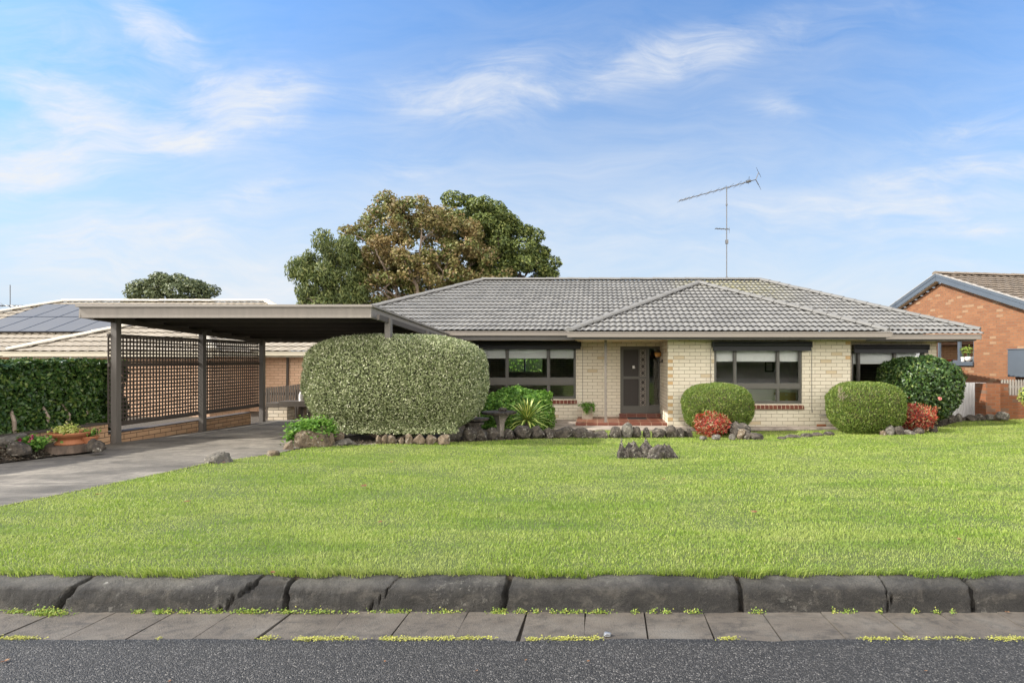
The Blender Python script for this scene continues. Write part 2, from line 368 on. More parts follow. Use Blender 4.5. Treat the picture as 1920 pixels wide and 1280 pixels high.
    setb(t,t.ramp(t.geo.outputs['Random Per Island'],[(0,(.20,.22,.03)),(.5,(.34,.33,.06)),(1,(.22,.21,.09))]),.9); M['moss']=m
ground_mats()
# ------------------------------------------------------------------ terrain
CP=[]
for x in (-12,-8,-5.4,-3,0,3,6,9,13): CP.append((x,3.26,.56))
for px,py,z in ((0,950,.46),(380,870,.38),(520,850,.34),(600,835,.327),(750,830,.28),(900,826,.20),(1000,821,.12),(1250,819,.03),
                (1420,822,.04),(1600,816,.06),(1740,806,.10),(1800,789,.15),(1920,783,.20),(1215,858,.20),(1920,900,.36),(960,900,.34),(0,870,.33)):
    Y=(E-z)/((py-675)/1000); CP.append((X(px,Y),Y,z))
CP += [(2,14.7,0.0),(5,14.7,0.0),(7,14.7,.02),(.7,14.8,.04),(-2,16,.03),(9.5,15.6,.1),(-9.5,10.5,.25),(-9.5,12.9,.17),(-9.5,15.3,.12),
       (-6,16,.10),(-8.9,5,.42),(-5,13,.19),(-12,8.5,.35),(-12,17,.05),(12,18,.15),(0,18,.03),(6,18,.03),(-13,13,.2),(13,9,.3)]
CP=np.array(CP)
def tps_fit(c):
    n=len(c); d=np.hypot(c[:,None,0]-c[None,:,0],c[:,None,1]-c[None,:,1]); K=np.where(d>0,d*d*np.log(d+1e-12),0)+np.eye(n)*.4
    Pm=np.c_[np.ones(n),c[:,:2]]; A=np.block([[K,Pm],[Pm.T,np.zeros((3,3))]]); return np.linalg.solve(A,np.r_[c[:,2],0,0,0])
TW=tps_fit(CP)
def gza(x,y):
    x=np.asarray(x,float); y=np.asarray(y,float); sh=x.shape; xf=np.clip(x.ravel(),-12.5,13); yf=np.clip(y.ravel(),3.26,18)
    out=np.zeros_like(xf)
    for i in range(0,len(xf),50000):
        xx=xf[i:i+50000]; yy=yf[i:i+50000]
        d=np.hypot(xx[:,None]-CP[None,:,0],yy[:,None]-CP[None,:,1]); K=np.where(d>0,d*d*np.log(d+1e-12),0)
        out[i:i+50000]=K@TW[:len(CP)]+TW[-3]+TW[-2]*xx+TW[-1]*yy
    w=np.clip((y.ravel()-3.26)/1.2,0,1); out=.56*(1-w)+out*w
    return out.reshape(sh)
def gz(x,y): return float(gza(np.array([x]),np.array([y]))[0])
def grid_sheet(name, xs, ys, zf, m, skip=None):
    xs=np.array(xs); ys=np.array(ys); gx,gy=np.meshgrid(xs,ys); z=zf(gx,gy)
    v=np.stack([gx,gy,z],-1).reshape(-1,3); nx=len(xs); ny=len(ys)
    i,j=np.meshgrid(np.arange(nx-1),np.arange(ny-1)); a=(j*nx+i).ravel()
    me=np_mesh(name,v,np.stack([a,a+1,a+1+nx,a+nx],1)); me.polygons.foreach_set('use_smooth',[True]*len(me.polygons))
    return link(me,name,m)
def zground(x,y):
    z=gza(x,y)-.012
    z=np.where(y<3.28,.30,z); z=np.where(y<-6.0,.50,z); return z
xs=[-700,-250,-100,-50,-30,-20]+list(np.arange(-14,15.01,.3))+[20,30,50,100,250,700]
ys=[-700,-200,-60,-20,-9,-6.1,-5.9,0,3.26,3.29]+list(np.arange(3.5,19,.3))+[25,40,80,200,700]
g=grid_sheet('ground',xs,ys,zground,M['soil']); tag(g,kind='structure')
# concrete drive, following the fall of the ground
def strip_sheet(name, rows, ncol, dz, m, zf=gza):
    V=[];
    for y,xl,xr in rows:
        x=np.linspace(xl,xr,ncol+1); yy=np.full_like(x,y); V.append(np.stack([x,yy,zf(x,yy)+dz],1))
    V=np.array(V); nr=len(rows); v=V.reshape(-1,3); k=ncol+1
    i,j=np.meshgrid(np.arange(ncol),np.arange(nr-1)); a=(j*k+i).ravel()
    me=np_mesh(name,v,np.stack([a,a+1,a+1+k,a+k],1)); me.polygons.foreach_set('use_smooth',[True]*len(me.polygons)); return link(me,name,m)
def interp(pts,t): p=np.array(pts); return np.interp(t,p[:,0],p[:,1])
DL=[(3.2,-10.2),(5,-9.3),(7.95,-8.9),(8.9,-8.68),(9.5,-8.75),(10.1,-9.36),(10.3,-9.44),(16.4,-9.44)]
DR=[(3.2,-5.3),(4.2,-5.7),(5.16,-5.78),(7.69,-5.66),(8.8,-5.26),(9.6,-5.25),(11,-5.4),(13,-4.7),(16.4,-4.5)]
yy=np.arange(3.3,16.45,.1)
d=strip_sheet('driveway',[(y,interp(DL,y),interp(DR,y)) for y in yy],24,.006,M['drive']); tag(d,kind='structure')
LT=[(-5.8,5.2),(-5.69,7.69),(-5.28,8.8),(-5.05,9.55),(-3.8,10.15),(-2.44,11.0),(-1.45,11.85),(-.5,12.3),(-.2,12.45),(.0,13.9),(7.0,14.2),(7.15,13.15),(8.4,13.6),(10.3,15.1),(12.4,15.45),(16,15.6)]
def lawn_top(x): return interp(LT,x)
def in_lawn(x,y):
    left=np.interp(y,[3.2,4.2,5.16,7.69,8.8,9.6],[-5.35,-5.72,-5.8,-5.69,-5.28,-5.05])
    fr=3.262+.022*np.sin(x*5.1+np.sin(x*13))+.012*np.sin(x*23.7+1)
    return (y<lawn_top(x))&(x>left)&(y>fr)&(x<14)
xs=np.arange(-5.75,13.9,.15); V=[]; nr=60
for x in xs:
    y=np.linspace(3.29,lawn_top(x),nr); V.append(np.stack([np.full(nr,x),y,gza(np.full(nr,x),y)],1))
v=np.array(V).reshape(-1,3); i,j=np.meshgrid(np.arange(len(xs)-1),np.arange(nr-1)); a=(i*nr+j).ravel()
me=np_mesh('lawn',v,np.stack([a,a+nr,a+nr+1,a+1],1)); me.polygons.foreach_set('use_smooth',[True]*len(me.polygons))
tag(link(me,'lawn',M['thatch']),kind='structure')
# road, gutter stones, kerb
rx=np.concatenate([[-300,-60,-20],np.arange(-5,5.01,.05),[20,60,300]])
ed=np.array([2.775+.022*noise.noise(Vector((x*1.7,0,0)))+.014*noise.noise(Vector((x*6,3,0)))+.006*noise.noise(Vector((x*22,5,0))) for x in rx])
rows=[-6.0,-3,0,1.5,2.2,2.5,2.7]; V=[]
for y in rows: V.append(np.stack([rx,np.full_like(rx,y),np.full_like(rx,.4285-.003*0+ (.0 if y>0 else 0))],1))
V.append(np.stack([rx,ed,np.full_like(rx,.428)],1)); V.append(np.stack([rx,ed+.012,np.full_like(rx,.412)],1))
V=np.array(V); k=len(rx); i,j=np.meshgrid(np.arange(k-1),np.arange(len(V)-1)); a=(j*k+i).ravel()
me=np_mesh('road',V.reshape(-1,3),np.stack([a,a+1,a+1+k,a+k],1)); tag(link(me,'road',M['asphalt']),kind='structure')
mb=MB(); w=.344; x=-6.6
while x<6:
    q=random.uniform(-.004,.004); x1=x+w-random.uniform(.004,.012); sk=random.uniform(-.012,.012)
    z0=.4215+q; z1=.4045+q+random.uniform(-.002,.002); n=3
    top=[(x+sk,2.74,z0),(x1+sk,2.74,z0),(x1,3.128,z1),(x,3.128,z1)]; bot=[(p[0],p[1],.34) for p in top]
    mb.quad(top)
    for a,b in ((0,1),(1,2),(2,3),(3,0)): mb.quad([top[b],top[a],bot[a],bot[b]])
    x+=w
for a,b in ((-300,-6.61),(6.2,300)): mb.quad([(a,2.74,.421),(b,2.74,.421),(b,3.128,.405),(a,3.128,.405)])
mb.quad([(-7,2.7,.395),(7,2.7,.395),(7,3.2,.385),(-7,3.2,.385)],1)
tag(mb.build('gutter_paving',[M['gstone'],M['soil']]),kind='structure')
prof=[(3.10,.38),(3.128,.405),(3.135,.44),(3.142,.475),(3.150,.503),(3.160,.522),(3.175,.535),(3.195,.543),(3.22,.550),(3.25,.556),(3.28,.558),(3.31,.556),(3.31,.40)]
kx=np.concatenate([[-300,-60,-12],np.arange(-4.9,4.3,.007),[12,60,300]])
JT=[(-3.14,.20,.013),(-1.84,-.04,.017),(-.545,.03,.016),(.85,.02,.015),(2.22,.06,.015),(-4.4,0,.012),(3.6,0,.012)]   # x, lean, half width
CR=[(-2.13,.32,.008),(-1.28,.25,.004),(1.72,.02,.003)]
V=[]
for (y,z) in prof:
    r=[]
    for x in kx:
        h=(z-.405)/.15
        yy2=y; zz=z
        nn=noise.noise(Vector((x*2.3,y*9,z*9)))*.007+noise.noise(Vector((x*9,y*25,z*25)))*.0055+noise.noise(Vector((x*33,y*50,z*50)))*.0042-.012*max(0,noise.noise(Vector((x*6,h*2.5,9)))-.35)*2
        if abs(x)<6 and .39<z and y<3.3: yy2-=nn; zz+=nn*.6
        for jx,ln,hw in JT:
            dx=abs(x-(jx+ln*(h-.5)*.35+.012*noise.noise(Vector((jx,h*4,0)))))
            if dx<hw*(.75+.5*abs(noise.noise(Vector((jx*3,h*6,2))))) and y<3.3: yy2+=.055; zz-=.03
            elif dx<.075: q_=(1-dx/.075)**1.5*max(0,.55+1.3*noise.noise(Vector((x*14,h*5,jx)))); yy2+=.024*q_; zz-=.014*q_*max(0,h)
        for jx,ln,hw in CR:
            dx=abs(x-(jx+ln*(h-.5)*.5+.03*noise.noise(Vector((jx,h*5,0)))))
            if dx<hw*1.3 and y<3.3: yy2+=.03; zz-=.012
        if -2.10<x<-1.87 and .5<z and y<3.21: zz-=.022*max(0,math.sin((x+2.10)/.23*math.pi)); yy2+=.02
        r.append((x,yy2,zz))
    V.append(r)
V=np.array(V); k=len(kx); i,j=np.meshgrid(np.arange(k-1),np.arange(len(V)-1)); a=(j*k+i).ravel()
me=np_mesh('kerb',V.reshape(-1,3),np.stack([a,a+1,a+1+k,a+k],1)); me.polygons.foreach_set('use_smooth',[True]*len(me.polygons))
tag(link(me,'kerb',M['kerb']),kind='structure')
# raised mulch bed beside the low wall
def zbed(x,y):
    xe=np.interp(y,[q[0] for q in DL],[q[1] for q in DL]); return gza(x,y)+.02+.12*np.clip((xe-x)/.42,0,1)
d=strip_sheet('garden_bed',[(y,-9.57,interp(DL,y)-.01) for y in np.arange(6.6,10.05,.08)],14,0,M['soil'],zbed); tag(d,kind='structure')
# garden path slabs and soil beds
mb=MB()
mb.box(-1.25,1.9,14.05,14.76,-.1,.072); mb.box(1.9,7.1,14.42,14.72,-.1,.062); mb.box(-3.2,-.62,14.78,16.45,-.1,.06)
tag(mb.build('path',M['path'],bevel=.008),kind='structure')
mb=MB(); mb.box(-4.05,-3.05,10.02,10.16,.05,.315)
mb.bar((-4.1,10.0,.27),(-3.2,10.36,.26),.1,.1)
mb=MB(); mb.bar(P(664,836,10.0)-Vector((0,0,.02)),P(752,834,10.25)-Vector((0,0,.02)),.16,.1)
tag(mb.build('concrete_edging',M['stone_pale'],bevel=.012),'pale concrete edging strip between the lawn and the big clipped hedge','edging')
# ------------------------------------------------------------------ grass
def gmat():
    m,t=mat('grass_blade')
    r=t.geo.outputs['Random Per Island']
    c=t.ramp(r,[(0,(.14,.23,.022)),(.3,(.225,.335,.034)),(.65,(.33,.43,.062)),(.9,(.46,.52,.14)),(1,(.58,.58,.27))])
    n=t.noise(t.pos,.8,6,.7); n2=t.noise(t.mapping(t.pos,(.35,1.3,1)),1.7,5,.65)
    c=t.mix(t.ramp(n,[(.42,0),(.66,.65)]),c,(.42,.46,.15)); c=t.mix(t.ramp(n2,[(.48,0),(.66,.6)]),c,(.125,.25,.016)); c=t.mix(t.ramp(t.noise(t.pos,5.5,4,.7),[(.55,0),(.72,.5)]),c,(.13,.265,.018)); c=t.mix(t.ramp(t.noise(t.pos,3.1,4,.7),[(.63,0),(.75,.6)]),c,(.36,.34,.16))
    setb(t,c,.5,spec=.3)
    tr=t.add('ShaderNodeBsdfTranslucent'); t.l.new(c,tr.inputs[0]); ms=t.add('ShaderNodeMixShader'); ms.inputs[0].default_value=.4
    t.l.new(t.b.outputs[0],ms.inputs[1]); t.l.new(tr.outputs[0],ms.inputs[2]); t.l.new(ms.outputs[0],t.out.inputs[0]); return m
M['grass']=gmat()
def grass():
    pts=[]
    def scatter(n,x0,x1,y0,y1):
        x=RNG.uniform(x0,x1,n); y=RNG.uniform(y0,y1,n); pts.append(np.stack([x,y],1))
    for y0,y1,den in ((3.225,3.34,17000),(3.35,4.3,11500),(4.3,5.5,7500),(5.5,7,5000),(7,9,3600),(9,11,2700),(11,13,2300),(13,15.6,2000)):
        xl=-1.12*y1-1.2; xr=.8*y1+1.2; xl=max(xl,-6); xr=min(xr,13.5)
        scatter(int(den*(xr-xl)*(y1-y0)),xl,xr,y0,y1)
    scatter(30000,-6,13.5,3.3,9)
    q=np.stack([RNG.uniform(2,13.9,260000),RNG.uniform(3.25,15.5,260000)],1); pts.append(q[q[:,0]>.8*q[:,1]+1.0])   # beyond the right of the frame
    q=np.stack([RNG.uniform(-6,-4,40000),RNG.uniform(3.25,5,40000)],1); pts.append(q[q[:,0]<-1.12*q[:,1]-1.0])
    p=np.concatenate(pts); p=p[in_lawn(p[:,0],p[:,1])]
    # mowing and wear: thinner patches
    nv=np.array([noise.noise(Vector((a*1.3,b*1.3,2))) for a,b in p[::1]])
    keep=RNG.random(len(p))<(.95+.25*nv); p=p[keep]; nv=nv[keep]
    n=len(p); x,y=p[:,0],p[:,1]; z=gza(x,y)
    dist=np.clip((y-3.2)/9,0,1)
    L=RNG.uniform(.013,.030,n)*(1+.4*nv)*(1+.25*dist); W=RNG.uniform(.0024,.0042,n)*(1+1.6*dist)
    edge=y<3.335; L[edge]*=RNG.uniform(1.0,3.6,edge.sum())
    th=RNG.uniform(0,2*np.pi,n); lean=RNG.uniform(.15,1.5,n)
    lx=np.cos(th)*lean; ly=np.sin(th)*lean
    ly[edge]=-np.abs(ly[edge])-.35
    ux,uy=-np.sin(th+RNG.uniform(-.6,.6,n)),np.cos(th)
    b=np.stack([x,y,z-.004],1); side=np.stack([ux,uy,np.zeros(n)],1)*W[:,None]/2
    up=np.stack([lx*.35,ly*.35,np.ones(n)],1); up/=np.linalg.norm(up,axis=1)[:,None]
    up2=np.stack([lx*1.2,ly*1.2,np.full(n,.75)],1); up2/=np.linalg.norm(up2,axis=1)[:,None]
    mid=b+up*(L*.55)[:,None]; tip=mid+up2*(L*.6)[:,None]
    v=np.stack([b-side,b+side,mid+side*.8,tip,mid-side*.8],1).reshape(-1,3)
    i=np.arange(n)*5
    # one folded blade = quad + triangle written as two quads' worth of triangles
    f=np.concatenate([np.stack([i,i+1,i+2],1),np.stack([i,i+2,i+4],1),np.stack([i+4,i+2,i+3],1)])
    me=np_mesh('grass',v,f); return link(me,'grass',M['grass'])
tag(grass(),'short bright green lawn grass across the front yard','grass',kind='stuff')
# moss along the road edge and small weeds in the kerb joint
def leaf_cloud(name, C, D, N, L, W, mats, mi=None, fold=.25, parent=None, origin=None, extra=None):
    """leaves: centre, direction, normal, length, width arrays -> folded diamond leaves (two triangles each)"""
    n=len(C); D=D/np.linalg.norm(D,axis=1)[:,None]; S=np.cross(D,N); S/=np.linalg.norm(S,axis=1)[:,None]+1e-9; U=np.cross(S,D)
    L=np.broadcast_to(L,(n,))[:,None]; W=np.broadcast_to(W,(n,))[:,None]
    a=C-D*L*.5; b=C+D*L*.5; m_=C-D*L*.05
    l=m_+S*W*.5+U*W*fold; r=m_-S*W*.5+U*W*fold
    v=np.stack([a,l,b,r],1).reshape(-1,3); i=np.arange(n)*4
    f=np.concatenate([np.stack([i,i+2,i+1],1),np.stack([i,i+3,i+2],1)])
    m2=None if mi is None else np.concatenate([mi,mi])
    if extra is not None:
        ev,ef,em=extra; f=np.concatenate([f,ef+len(v)]); v=np.concatenate([v,ev])
        m2=np.concatenate([m2 if m2 is not None else np.zeros(2*n,int),np.full(len(ef),em)])
    me=np_mesh(name,v,f,m2); return link(me,name,mats,parent,origin)
def rnd_unit(n):
    v=RNG.normal(size=(n,3)); return v/np.linalg.norm(v,axis=1)[:,None]
M['weed']=leafmat('weed_leaf',[(0,(.14,.24,.03)),(.6,(.26,.36,.06)),(1,(.42,.40,.10))],.6,.25)
C=[];
for px,wd,k in ((100,40,420),(30,24,120),(260,14,60),(300,16,70),(318,8,30),(345,18,40),(395,30,90),(470,40,150),(540,30,80),(600,40,90),(655,30,40),(700,14,30),(745,30,160),(835,34,110),(930,16,90),(945,10,60),(975,14,50),(1005,10,40),(1035,10,40),(1060,16,70),(1085,14,50),(1125,26,130),(1190,10,40),(1225,10,40),(1250,12,50),(1300,20,60),(1420,16,60),(1562,6,30),(1590,18,70),(1650,10,30),(1715,8,30),(1757,10,36),(1785,6,18)):
    Y=3.115; k=max(8,int(k*(.45 if px>650 else .65))); x=X(px,Y)+RNG.normal(size=k*2)*wd/1000*Y*.45; h=.030 if px==100 else .020
    yc=3.112+RNG.normal(size=k*2)*.006-(.012+np.abs(RNG.normal(size=k*2))*.014 if px==100 else 0); z=.405+np.abs(RNG.normal(size=k*2))*h*.6
    C.append(np.stack([x,yc,z],1))
C=np.concatenate(C); n=len(C); N=rnd_unit(n)+np.array([0,-.5,.9]); D=rnd_unit(n)
tag(leaf_cloud('weeds',C,D,N,RNG.uniform(.007,.015,n),RNG.uniform(.006,.011,n),M['weed']),'small green weeds growing along the foot of the kerb','weeds',kind='stuff')
C=[]
for px,wd,k,dy in ((30,45,500,0),(610,60,500,.004),(300,8,30,0),(500,20,160,0),(580,25,420,.012),(640,20,120,0),(730,20,300,.006),(770,36,420,.012),(830,36,330,.006),(880,24,300,.0),(920,14,60,0),(1000,14,200,.01),(1060,40,480,.004),(1110,14,200,0),(1365,18,260,.006),(1625,14,140,.006),(1655,22,200,.006),(1700,20,140,.002),(1760,40,120,0),(1805,16,160,.004),(1880,30,420,.008),(1910,18,120,0)):
    k=int(k*.6); x=X(px,2.79)+RNG.normal(size=k)*wd/1000*2.79*.5; yc=2.79-dy+RNG.normal(size=k)*.010; z=.425+np.abs(RNG.normal(size=k))*.004; C.append(np.stack([x,yc,z],1))
C=np.concatenate(C); n=len(C); N=np.tile([0,-.1,1.],(n,1))+rnd_unit(n)*.4; D=rnd_unit(n)*[1,1,.2]
tag(leaf_cloud('moss',C,D,N,RNG.uniform(.006,.014,n),RNG.uniform(.006,.012,n),M['moss']),'yellow green moss patches along the edge of the asphalt','moss',kind='stuff')
# ------------------------------------------------------------------ roofs
def roof_plane(mb, A, B, C, D, m=0, gauge=.32, wl=.165, amp=.028, lift=.041):
    """tiled plane: eave A->B, upper edge C (above A) -> D (above B); real overlapping courses with a rolled profile"""
    A,B,C,D=map(Vector,(A,B,C,D)); L=(B-A).length; u=(B-A)/L
    n=(B-A).cross((C+D)/2-A); n.normalize()
    if n.z<0: n=-n
    v=n.cross(u) if n.cross(u).dot((C+D)/2-A)>0 else -n.cross(u)
    T=(C-A).dot(v); cu=(C-A).dot(u); du=(D-A).dot(u)
    k=max(1,round(T/gauge)); g=T/k
    for r in range(k):
        t0=r*g; t1=(r+1)*g+.02
        if r==k-1: t1=T
        l0=cu*t0/T; r0=L+(du-L)*t0/T; l1=cu*t1/T; r1=L+(du-L)*t1/T
        lo=min(l0,l1); hi=max(r0,r1)
        if hi-lo<.02: continue
        i0=math.floor(lo/(wl/8)); i1=math.ceil(hi/(wl/8)); js=random.uniform(-.004,.004)
        base=len(mb.v); cnt=0
        for i in range(i0,i1+1):
            x=i*wl/8; ph=2*math.pi*x/wl
            w=amp*(.5+.5*math.cos(ph))**.8
            jj=.003*noise.noise(Vector((math.floor(x/.33),r*1.7,A.x)))
            xa=min(max(x,l0),r0); xb=min(max(x,l1),r1)
            p0=A+u*xa+v*min(t0+.10,t1)+n*(.004); p1=A+u*xa+v*(t0-.012+js*.5+jj)+n*(lift+w+jj); p2=A+u*xb+v*t1+n*(.006+w)
            mb.v += [tuple(p0),tuple(p1),tuple(p2)]; cnt+=1
        for i in range(cnt-1):
            b=base+i*3; x0=(i0+i)*wl/8; x1=x0+wl/8
            mb.f += [(b,b+3,b+4,b+1),(b+1,b+4,b+5,b+2)]; mb.m += [m,m]
            mb.uv += [(x0,t0),(x1,t0),(x1,t0+.01),(x0,t0+.01),(x0,t0+.01),(x1,t0+.01),(x1,t0+g-.02),(x0,t0+g-.02)]
def ridge(mb, a, b, r=.115, seg=.40, m=0):
    a=Vector(a); b=Vector(b); L=(b-a).length; d=(b-a)/L; k=max(1,round(L/seg)); s=L/k
    up=Vector((0,0,1)); side=d.cross(up).normalized(); up=side.cross(d)
    for i in range(k):
        p0=a+d*(i*s-.02); p1=a+d*((i+1)*s+.03); n=8; base=len(mb.v)
        q=random.uniform(-.006,.006)
        for (p,rr) in ((p0,r+.014),(p1,r-.004)):
            for j in range(n+1):
                t=math.pi*j/n
                mb.v.append(tuple(p+side*(math.cos(t)*rr*1.15)+up*(math.sin(t)*rr*.72+q-.01)))
        for j in range(n):
            mb.f.append((base+j,base+j+1,base+n+2+j,base+n+1+j)); mb.m.append(m); mb.uv += [(0,0),(1,0),(1,1),(0,1)]
        mb.f.append(tuple(base+j for j in range(n+1))); mb.m.append(m); mb.uv += [(0,0)]*(n+1)
def gutter_run(mb, a, b, h=.13, d=.12, m=0):
    """quad gutter: outer face, rolled lip, base and back"""
    a=Vector(a); b=Vector(b); dr=(b-a).normalized(); o=Vector((dr.y,-dr.x,0))   # outward = right of travel
    def sweep(off_z):
        for (o0,z0,o1,z1) in off_z:
            p=[a+o*o0+Vector((0,0,z0)),b+o*o0+Vector((0,0,z0)),b+o*o1+Vector((0,0,z1)),a+o*o1+Vector((0,0,z1))]
            mb.quad(p,m)
    sweep([(.0,0,d,0),(d,0,d,h-.022),(d,h-.022,d+.012,h-.018),(d+.012,h-.018,d+.012,h),(d+.012,h,d-.012,h),(d-.012,h,d-.01,.02),(0,h-.02,0,0)])
    for p in (a,b): mb.quad([p,p+o*d,p+o*d+Vector((0,0,h)),p+Vector((0,0,h))],m)
def win(house, name, x0,x1,z0,z1, y, xs, zs, fm, bar=.055, blind=None, sill=None, glass_off=.07, depth=.09, label=None, tr_h=.1, blind_cols=None):
    """window set back in its opening: frame bars, one pane mesh, inner roller blind, sloping sill course"""
    mb=MB(); yo=y+.045; D=depth
    mb.box(x0,x0+bar,yo,yo+D,z0,z1); mb.box(x1-bar,x1,yo,yo+D,z0,z1)
    mb.box(x0+bar,x1-bar,yo+.001,yo+D-.001,z1-bar,z1); mb.box(x0+bar,x1-bar,yo-.01,yo+D,z0,z0+bar)
    for x in xs: mb.box(x-bar/2,x+bar/2,yo+.003,yo+D-.003,z0+bar,z1-bar)
    cols=[x0+bar/2]+list(xs)+[x1-bar/2]
    for z in zs:
        for a,b in zip(cols[:-1],cols[1:]): mb.box(a+bar/2,b-bar/2,yo-.004,yo+D-.006,z-tr_h/2,z+tr_h/2)
    for a,b in zip(cols[:-1],cols[1:]):       # sash edges
        rows=[z0+bar]+list(zs)+[z1-bar]
        for q,(c,d) in enumerate(zip(rows[:-1],rows[1:])):
            c2=c+(tr_h/2 if q>0 else 0); d2=d-(tr_h/2 if q<len(rows)-2 else 0); e=.022
            A,B=a+bar/2,b-bar/2
            mb.box(A,A+e,yo+.03,yo+.07,c2,d2); mb.box(B-e,B,yo+.03,yo+.07,c2,d2); mb.box(A+e,B-e,yo+.031,yo+.069,c2,c2+e); mb.box(A+e,B-e,yo+.031,yo+.069,d2-e,d2)
    w=mb.build('window',fm,house)
    if label: w['label']=label
    g=MB(); g.quad([(x0+.01,yo+.05,z0+.01),(x1-.01,yo+.05,z0+.01),(x1-.01,yo+.05,z1-.01),(x0+.01,yo+.05,z1-.01)])
    g.build('pane',M['glass'],w)
    if blind:
        b=MB()
        for a,c in zip(cols[:-1],cols[1:]): b.box(a+bar*.6,c-bar*.6,yo+.12,yo+.124,z1-bar-blind,z1-.01); b.box(a+bar*.6,c-bar*.6,yo+.115,yo+.13,z1-bar-blind-.022,z1-bar-blind)
        b.build('blind',M['blind'],w)
    if sill:
        s=MB(); zt=z0; 
        p=[(x0-.03,y+.05,zt-.005),(x1+.03,y+.05,zt-.005),(x1+.03,y-.05,zt-.055),(x0-.03,y-.05,zt-.055)]
        q=[(a,b,c-.085) for a,b,c in p]
        s.quad(p[::-1],0,[(p[i][0],.1+ (0 if i in(2,3) else .1)) for i in (3,2,1,0)])
        s.quad([q[3],q[2],p[2],p[3]],0,[(q[3][0],0.02),(q[2][0],.02),(p[2][0],.1),(p[3][0],.1)])
        s.quad([q[0],q[1],q[2],q[3]]); s.quad([q[0],q[3],p[3],p[0]]); s.quad([q[1],p[1],p[2],q[2]])
        s.build('sill',M['sill_brick'],w)
    return w
# ------------------------------------------------------------------ the cream brick house
house=empty('brick_house',(2,16,0),'cream brick single storey house with grey tiled hip roof behind the lawn','house')
YF,YR,YG=14.70,16.45,15.80                    # front wing wall, recessed wall, right wall
xW0,xW1=1.94,6.98
LWx=(X(893,YR),X(1080,YR)); LWz=(Zh(748,YR),Zh(650,YR))
MWx=(X(1339,YF),X(1504,YF)); MWz=(Zh(757,YF),Zh(652,YF))
RWx=(X(1597,YG),X(1734,YG)); RWz=(Zh(757,YG),Zh(657,YG))
DX=(X(1163,YR),xW0-.004); DZ=(.245,Zh(649,YR))
w=MB()
wall_mb(w,'y',YR,.23,-8.4,xW0,-.2,2.47,[(*LWx,*LWz),(DX[0],DX[1]+.0,DZ[0]-.1,DZ[1])])
wall_mb(w,'y',YF,.23,xW0,xW1,-.2,2.44,[(*MWx,*MWz)])
wall_mb(w,'x',xW0,.23,YF+.23,YR+.0,-.2,2.44)
wall_mb(w,'x',xW1,-.23,YF+.23,YG,-.2,2.44)
wall_mb(w,'y',YG,.23,xW1-.23,10.05,-.2,2.44,[(*RWx,*RWz)])
wall_mb(w,'x',10.05,-.23,YG+.23,24,-.2,2.44)
wall_mb(w,'x',-8.4,.23,YR+.23,24,-.2,2.44)
wall_mb(w,'y',24,-.23,-8.17,9.82,-.2,2.44,[(-4.03,-3.28,1.36,1.98),(-3.22,-2.45,1.36,1.98),(5.8,6.5,1.2,2.05)])
for k in range(24):                              # odd toned half bricks down the front corner
    if k in (2,4,6,8,12,14,16,18): w.quad([(xW0+.003,YF-.003,k*.1+.006),(xW0+.142,YF-.003,k*.1+.006),(xW0+.142,YF-.003,k*.1+.094),(xW0+.003,YF-.003,k*.1+.094)],1)
    if k in (3,7,11,19,23): w.quad([(xW1-.142,YF-.003,k*.1+.006),(xW1-.003,YF-.003,k*.1+.006),(xW1-.003,YF-.003,k*.1+.094),(xW1-.142,YF-.003,k*.1+.094)],1)
w.build('wall',[M['brick_cream'],M['brick_orange']],house)
# ceiling / soffit
c=MB()
c.box(-9.0,-.60,15.23,24.7,2.475,2.50); c.box(-.60,7.45,13.97,24.7,2.445,2.47); c.box(7.45,10.6,15.0,24.7,2.443,2.468)
c.build('soffit',M['soffit'],house)
sl=.445
r=MB()
ZR=2.71+4.8*sl
roof_plane(r,(-9.1,15.2,2.71),(10.9,15.2,2.71),(-4.3,20,ZR),(6.1,20,ZR))
roof_plane(r,(7.0,14.93,2.59),(10.80,14.93,2.59),(7.0,15.2,2.71),(10.9,15.2,2.71))
roof_plane(r,(10.9,15.2,2.71),(10.9,24.8,2.71),(6.1,20,ZR),(6.1,20.001,ZR))
roof_plane(r,(-9.1,24.8,2.71),(-9.1,15.2,2.71),(-4.3,20.001,ZR),(-4.3,20,ZR))
roof_plane(r,(10.9,24.8,2.71),(-9.1,24.8,2.71),(6.1,20,ZR),(-4.3,20,ZR))
zw=2.616; ap=(3.425,18.045,zw+4.145*sl)
roof_plane(r,(-.72,13.9,zw),(7.57,13.9,zw),ap,(ap[0]+.001,ap[1],ap[2]))
roof_plane(r,(-.72,14.99,zw),(-.72,13.9,zw),(3.425,19.13,ap[2]),ap)
roof_plane(r,(7.57,13.9,zw),(7.57,14.99,zw),ap,(3.425,19.13,ap[2]))
ro=r.build('roof',M['tile_grey'],house)
dz=.045
def up(p): return (p[0],p[1],p[2]+dz)
def ridge_part(a_,b_,m_,par): h=MB(); ridge(h,a_,b_,.125 if m_ is M['cap_tan'] else .115); h.build('ridge_cap',m_,par)
for a_,b_ in ((up((-9.1,15.2,2.71)),up((-4.3,20,ZR))),(up((10.88,15.2,2.70)),up((6.1,20,ZR))),(up((-4.3,20,ZR+.01)),up((6.1,20,ZR+.01))),(up((-.72,13.9,zw)),up(ap)),(up((7.57,13.9,zw)),up(ap)),(up((ap[0],ap[1]-.05,ap[2])),up((3.425,19.2,ap[2])))): ridge_part(a_,b_,M['cap_grey'],ro)
gt=MB()
gutter_run(gt,(-9.1,15.23,2.575),(-.72,15.23,2.575)); gutter_run(gt,(-.78,13.92,2.475),(7.62,13.92,2.475),.142); gutter_run(gt,(7.60,14.97,2.462),(10.67,14.97,2.462),.135)
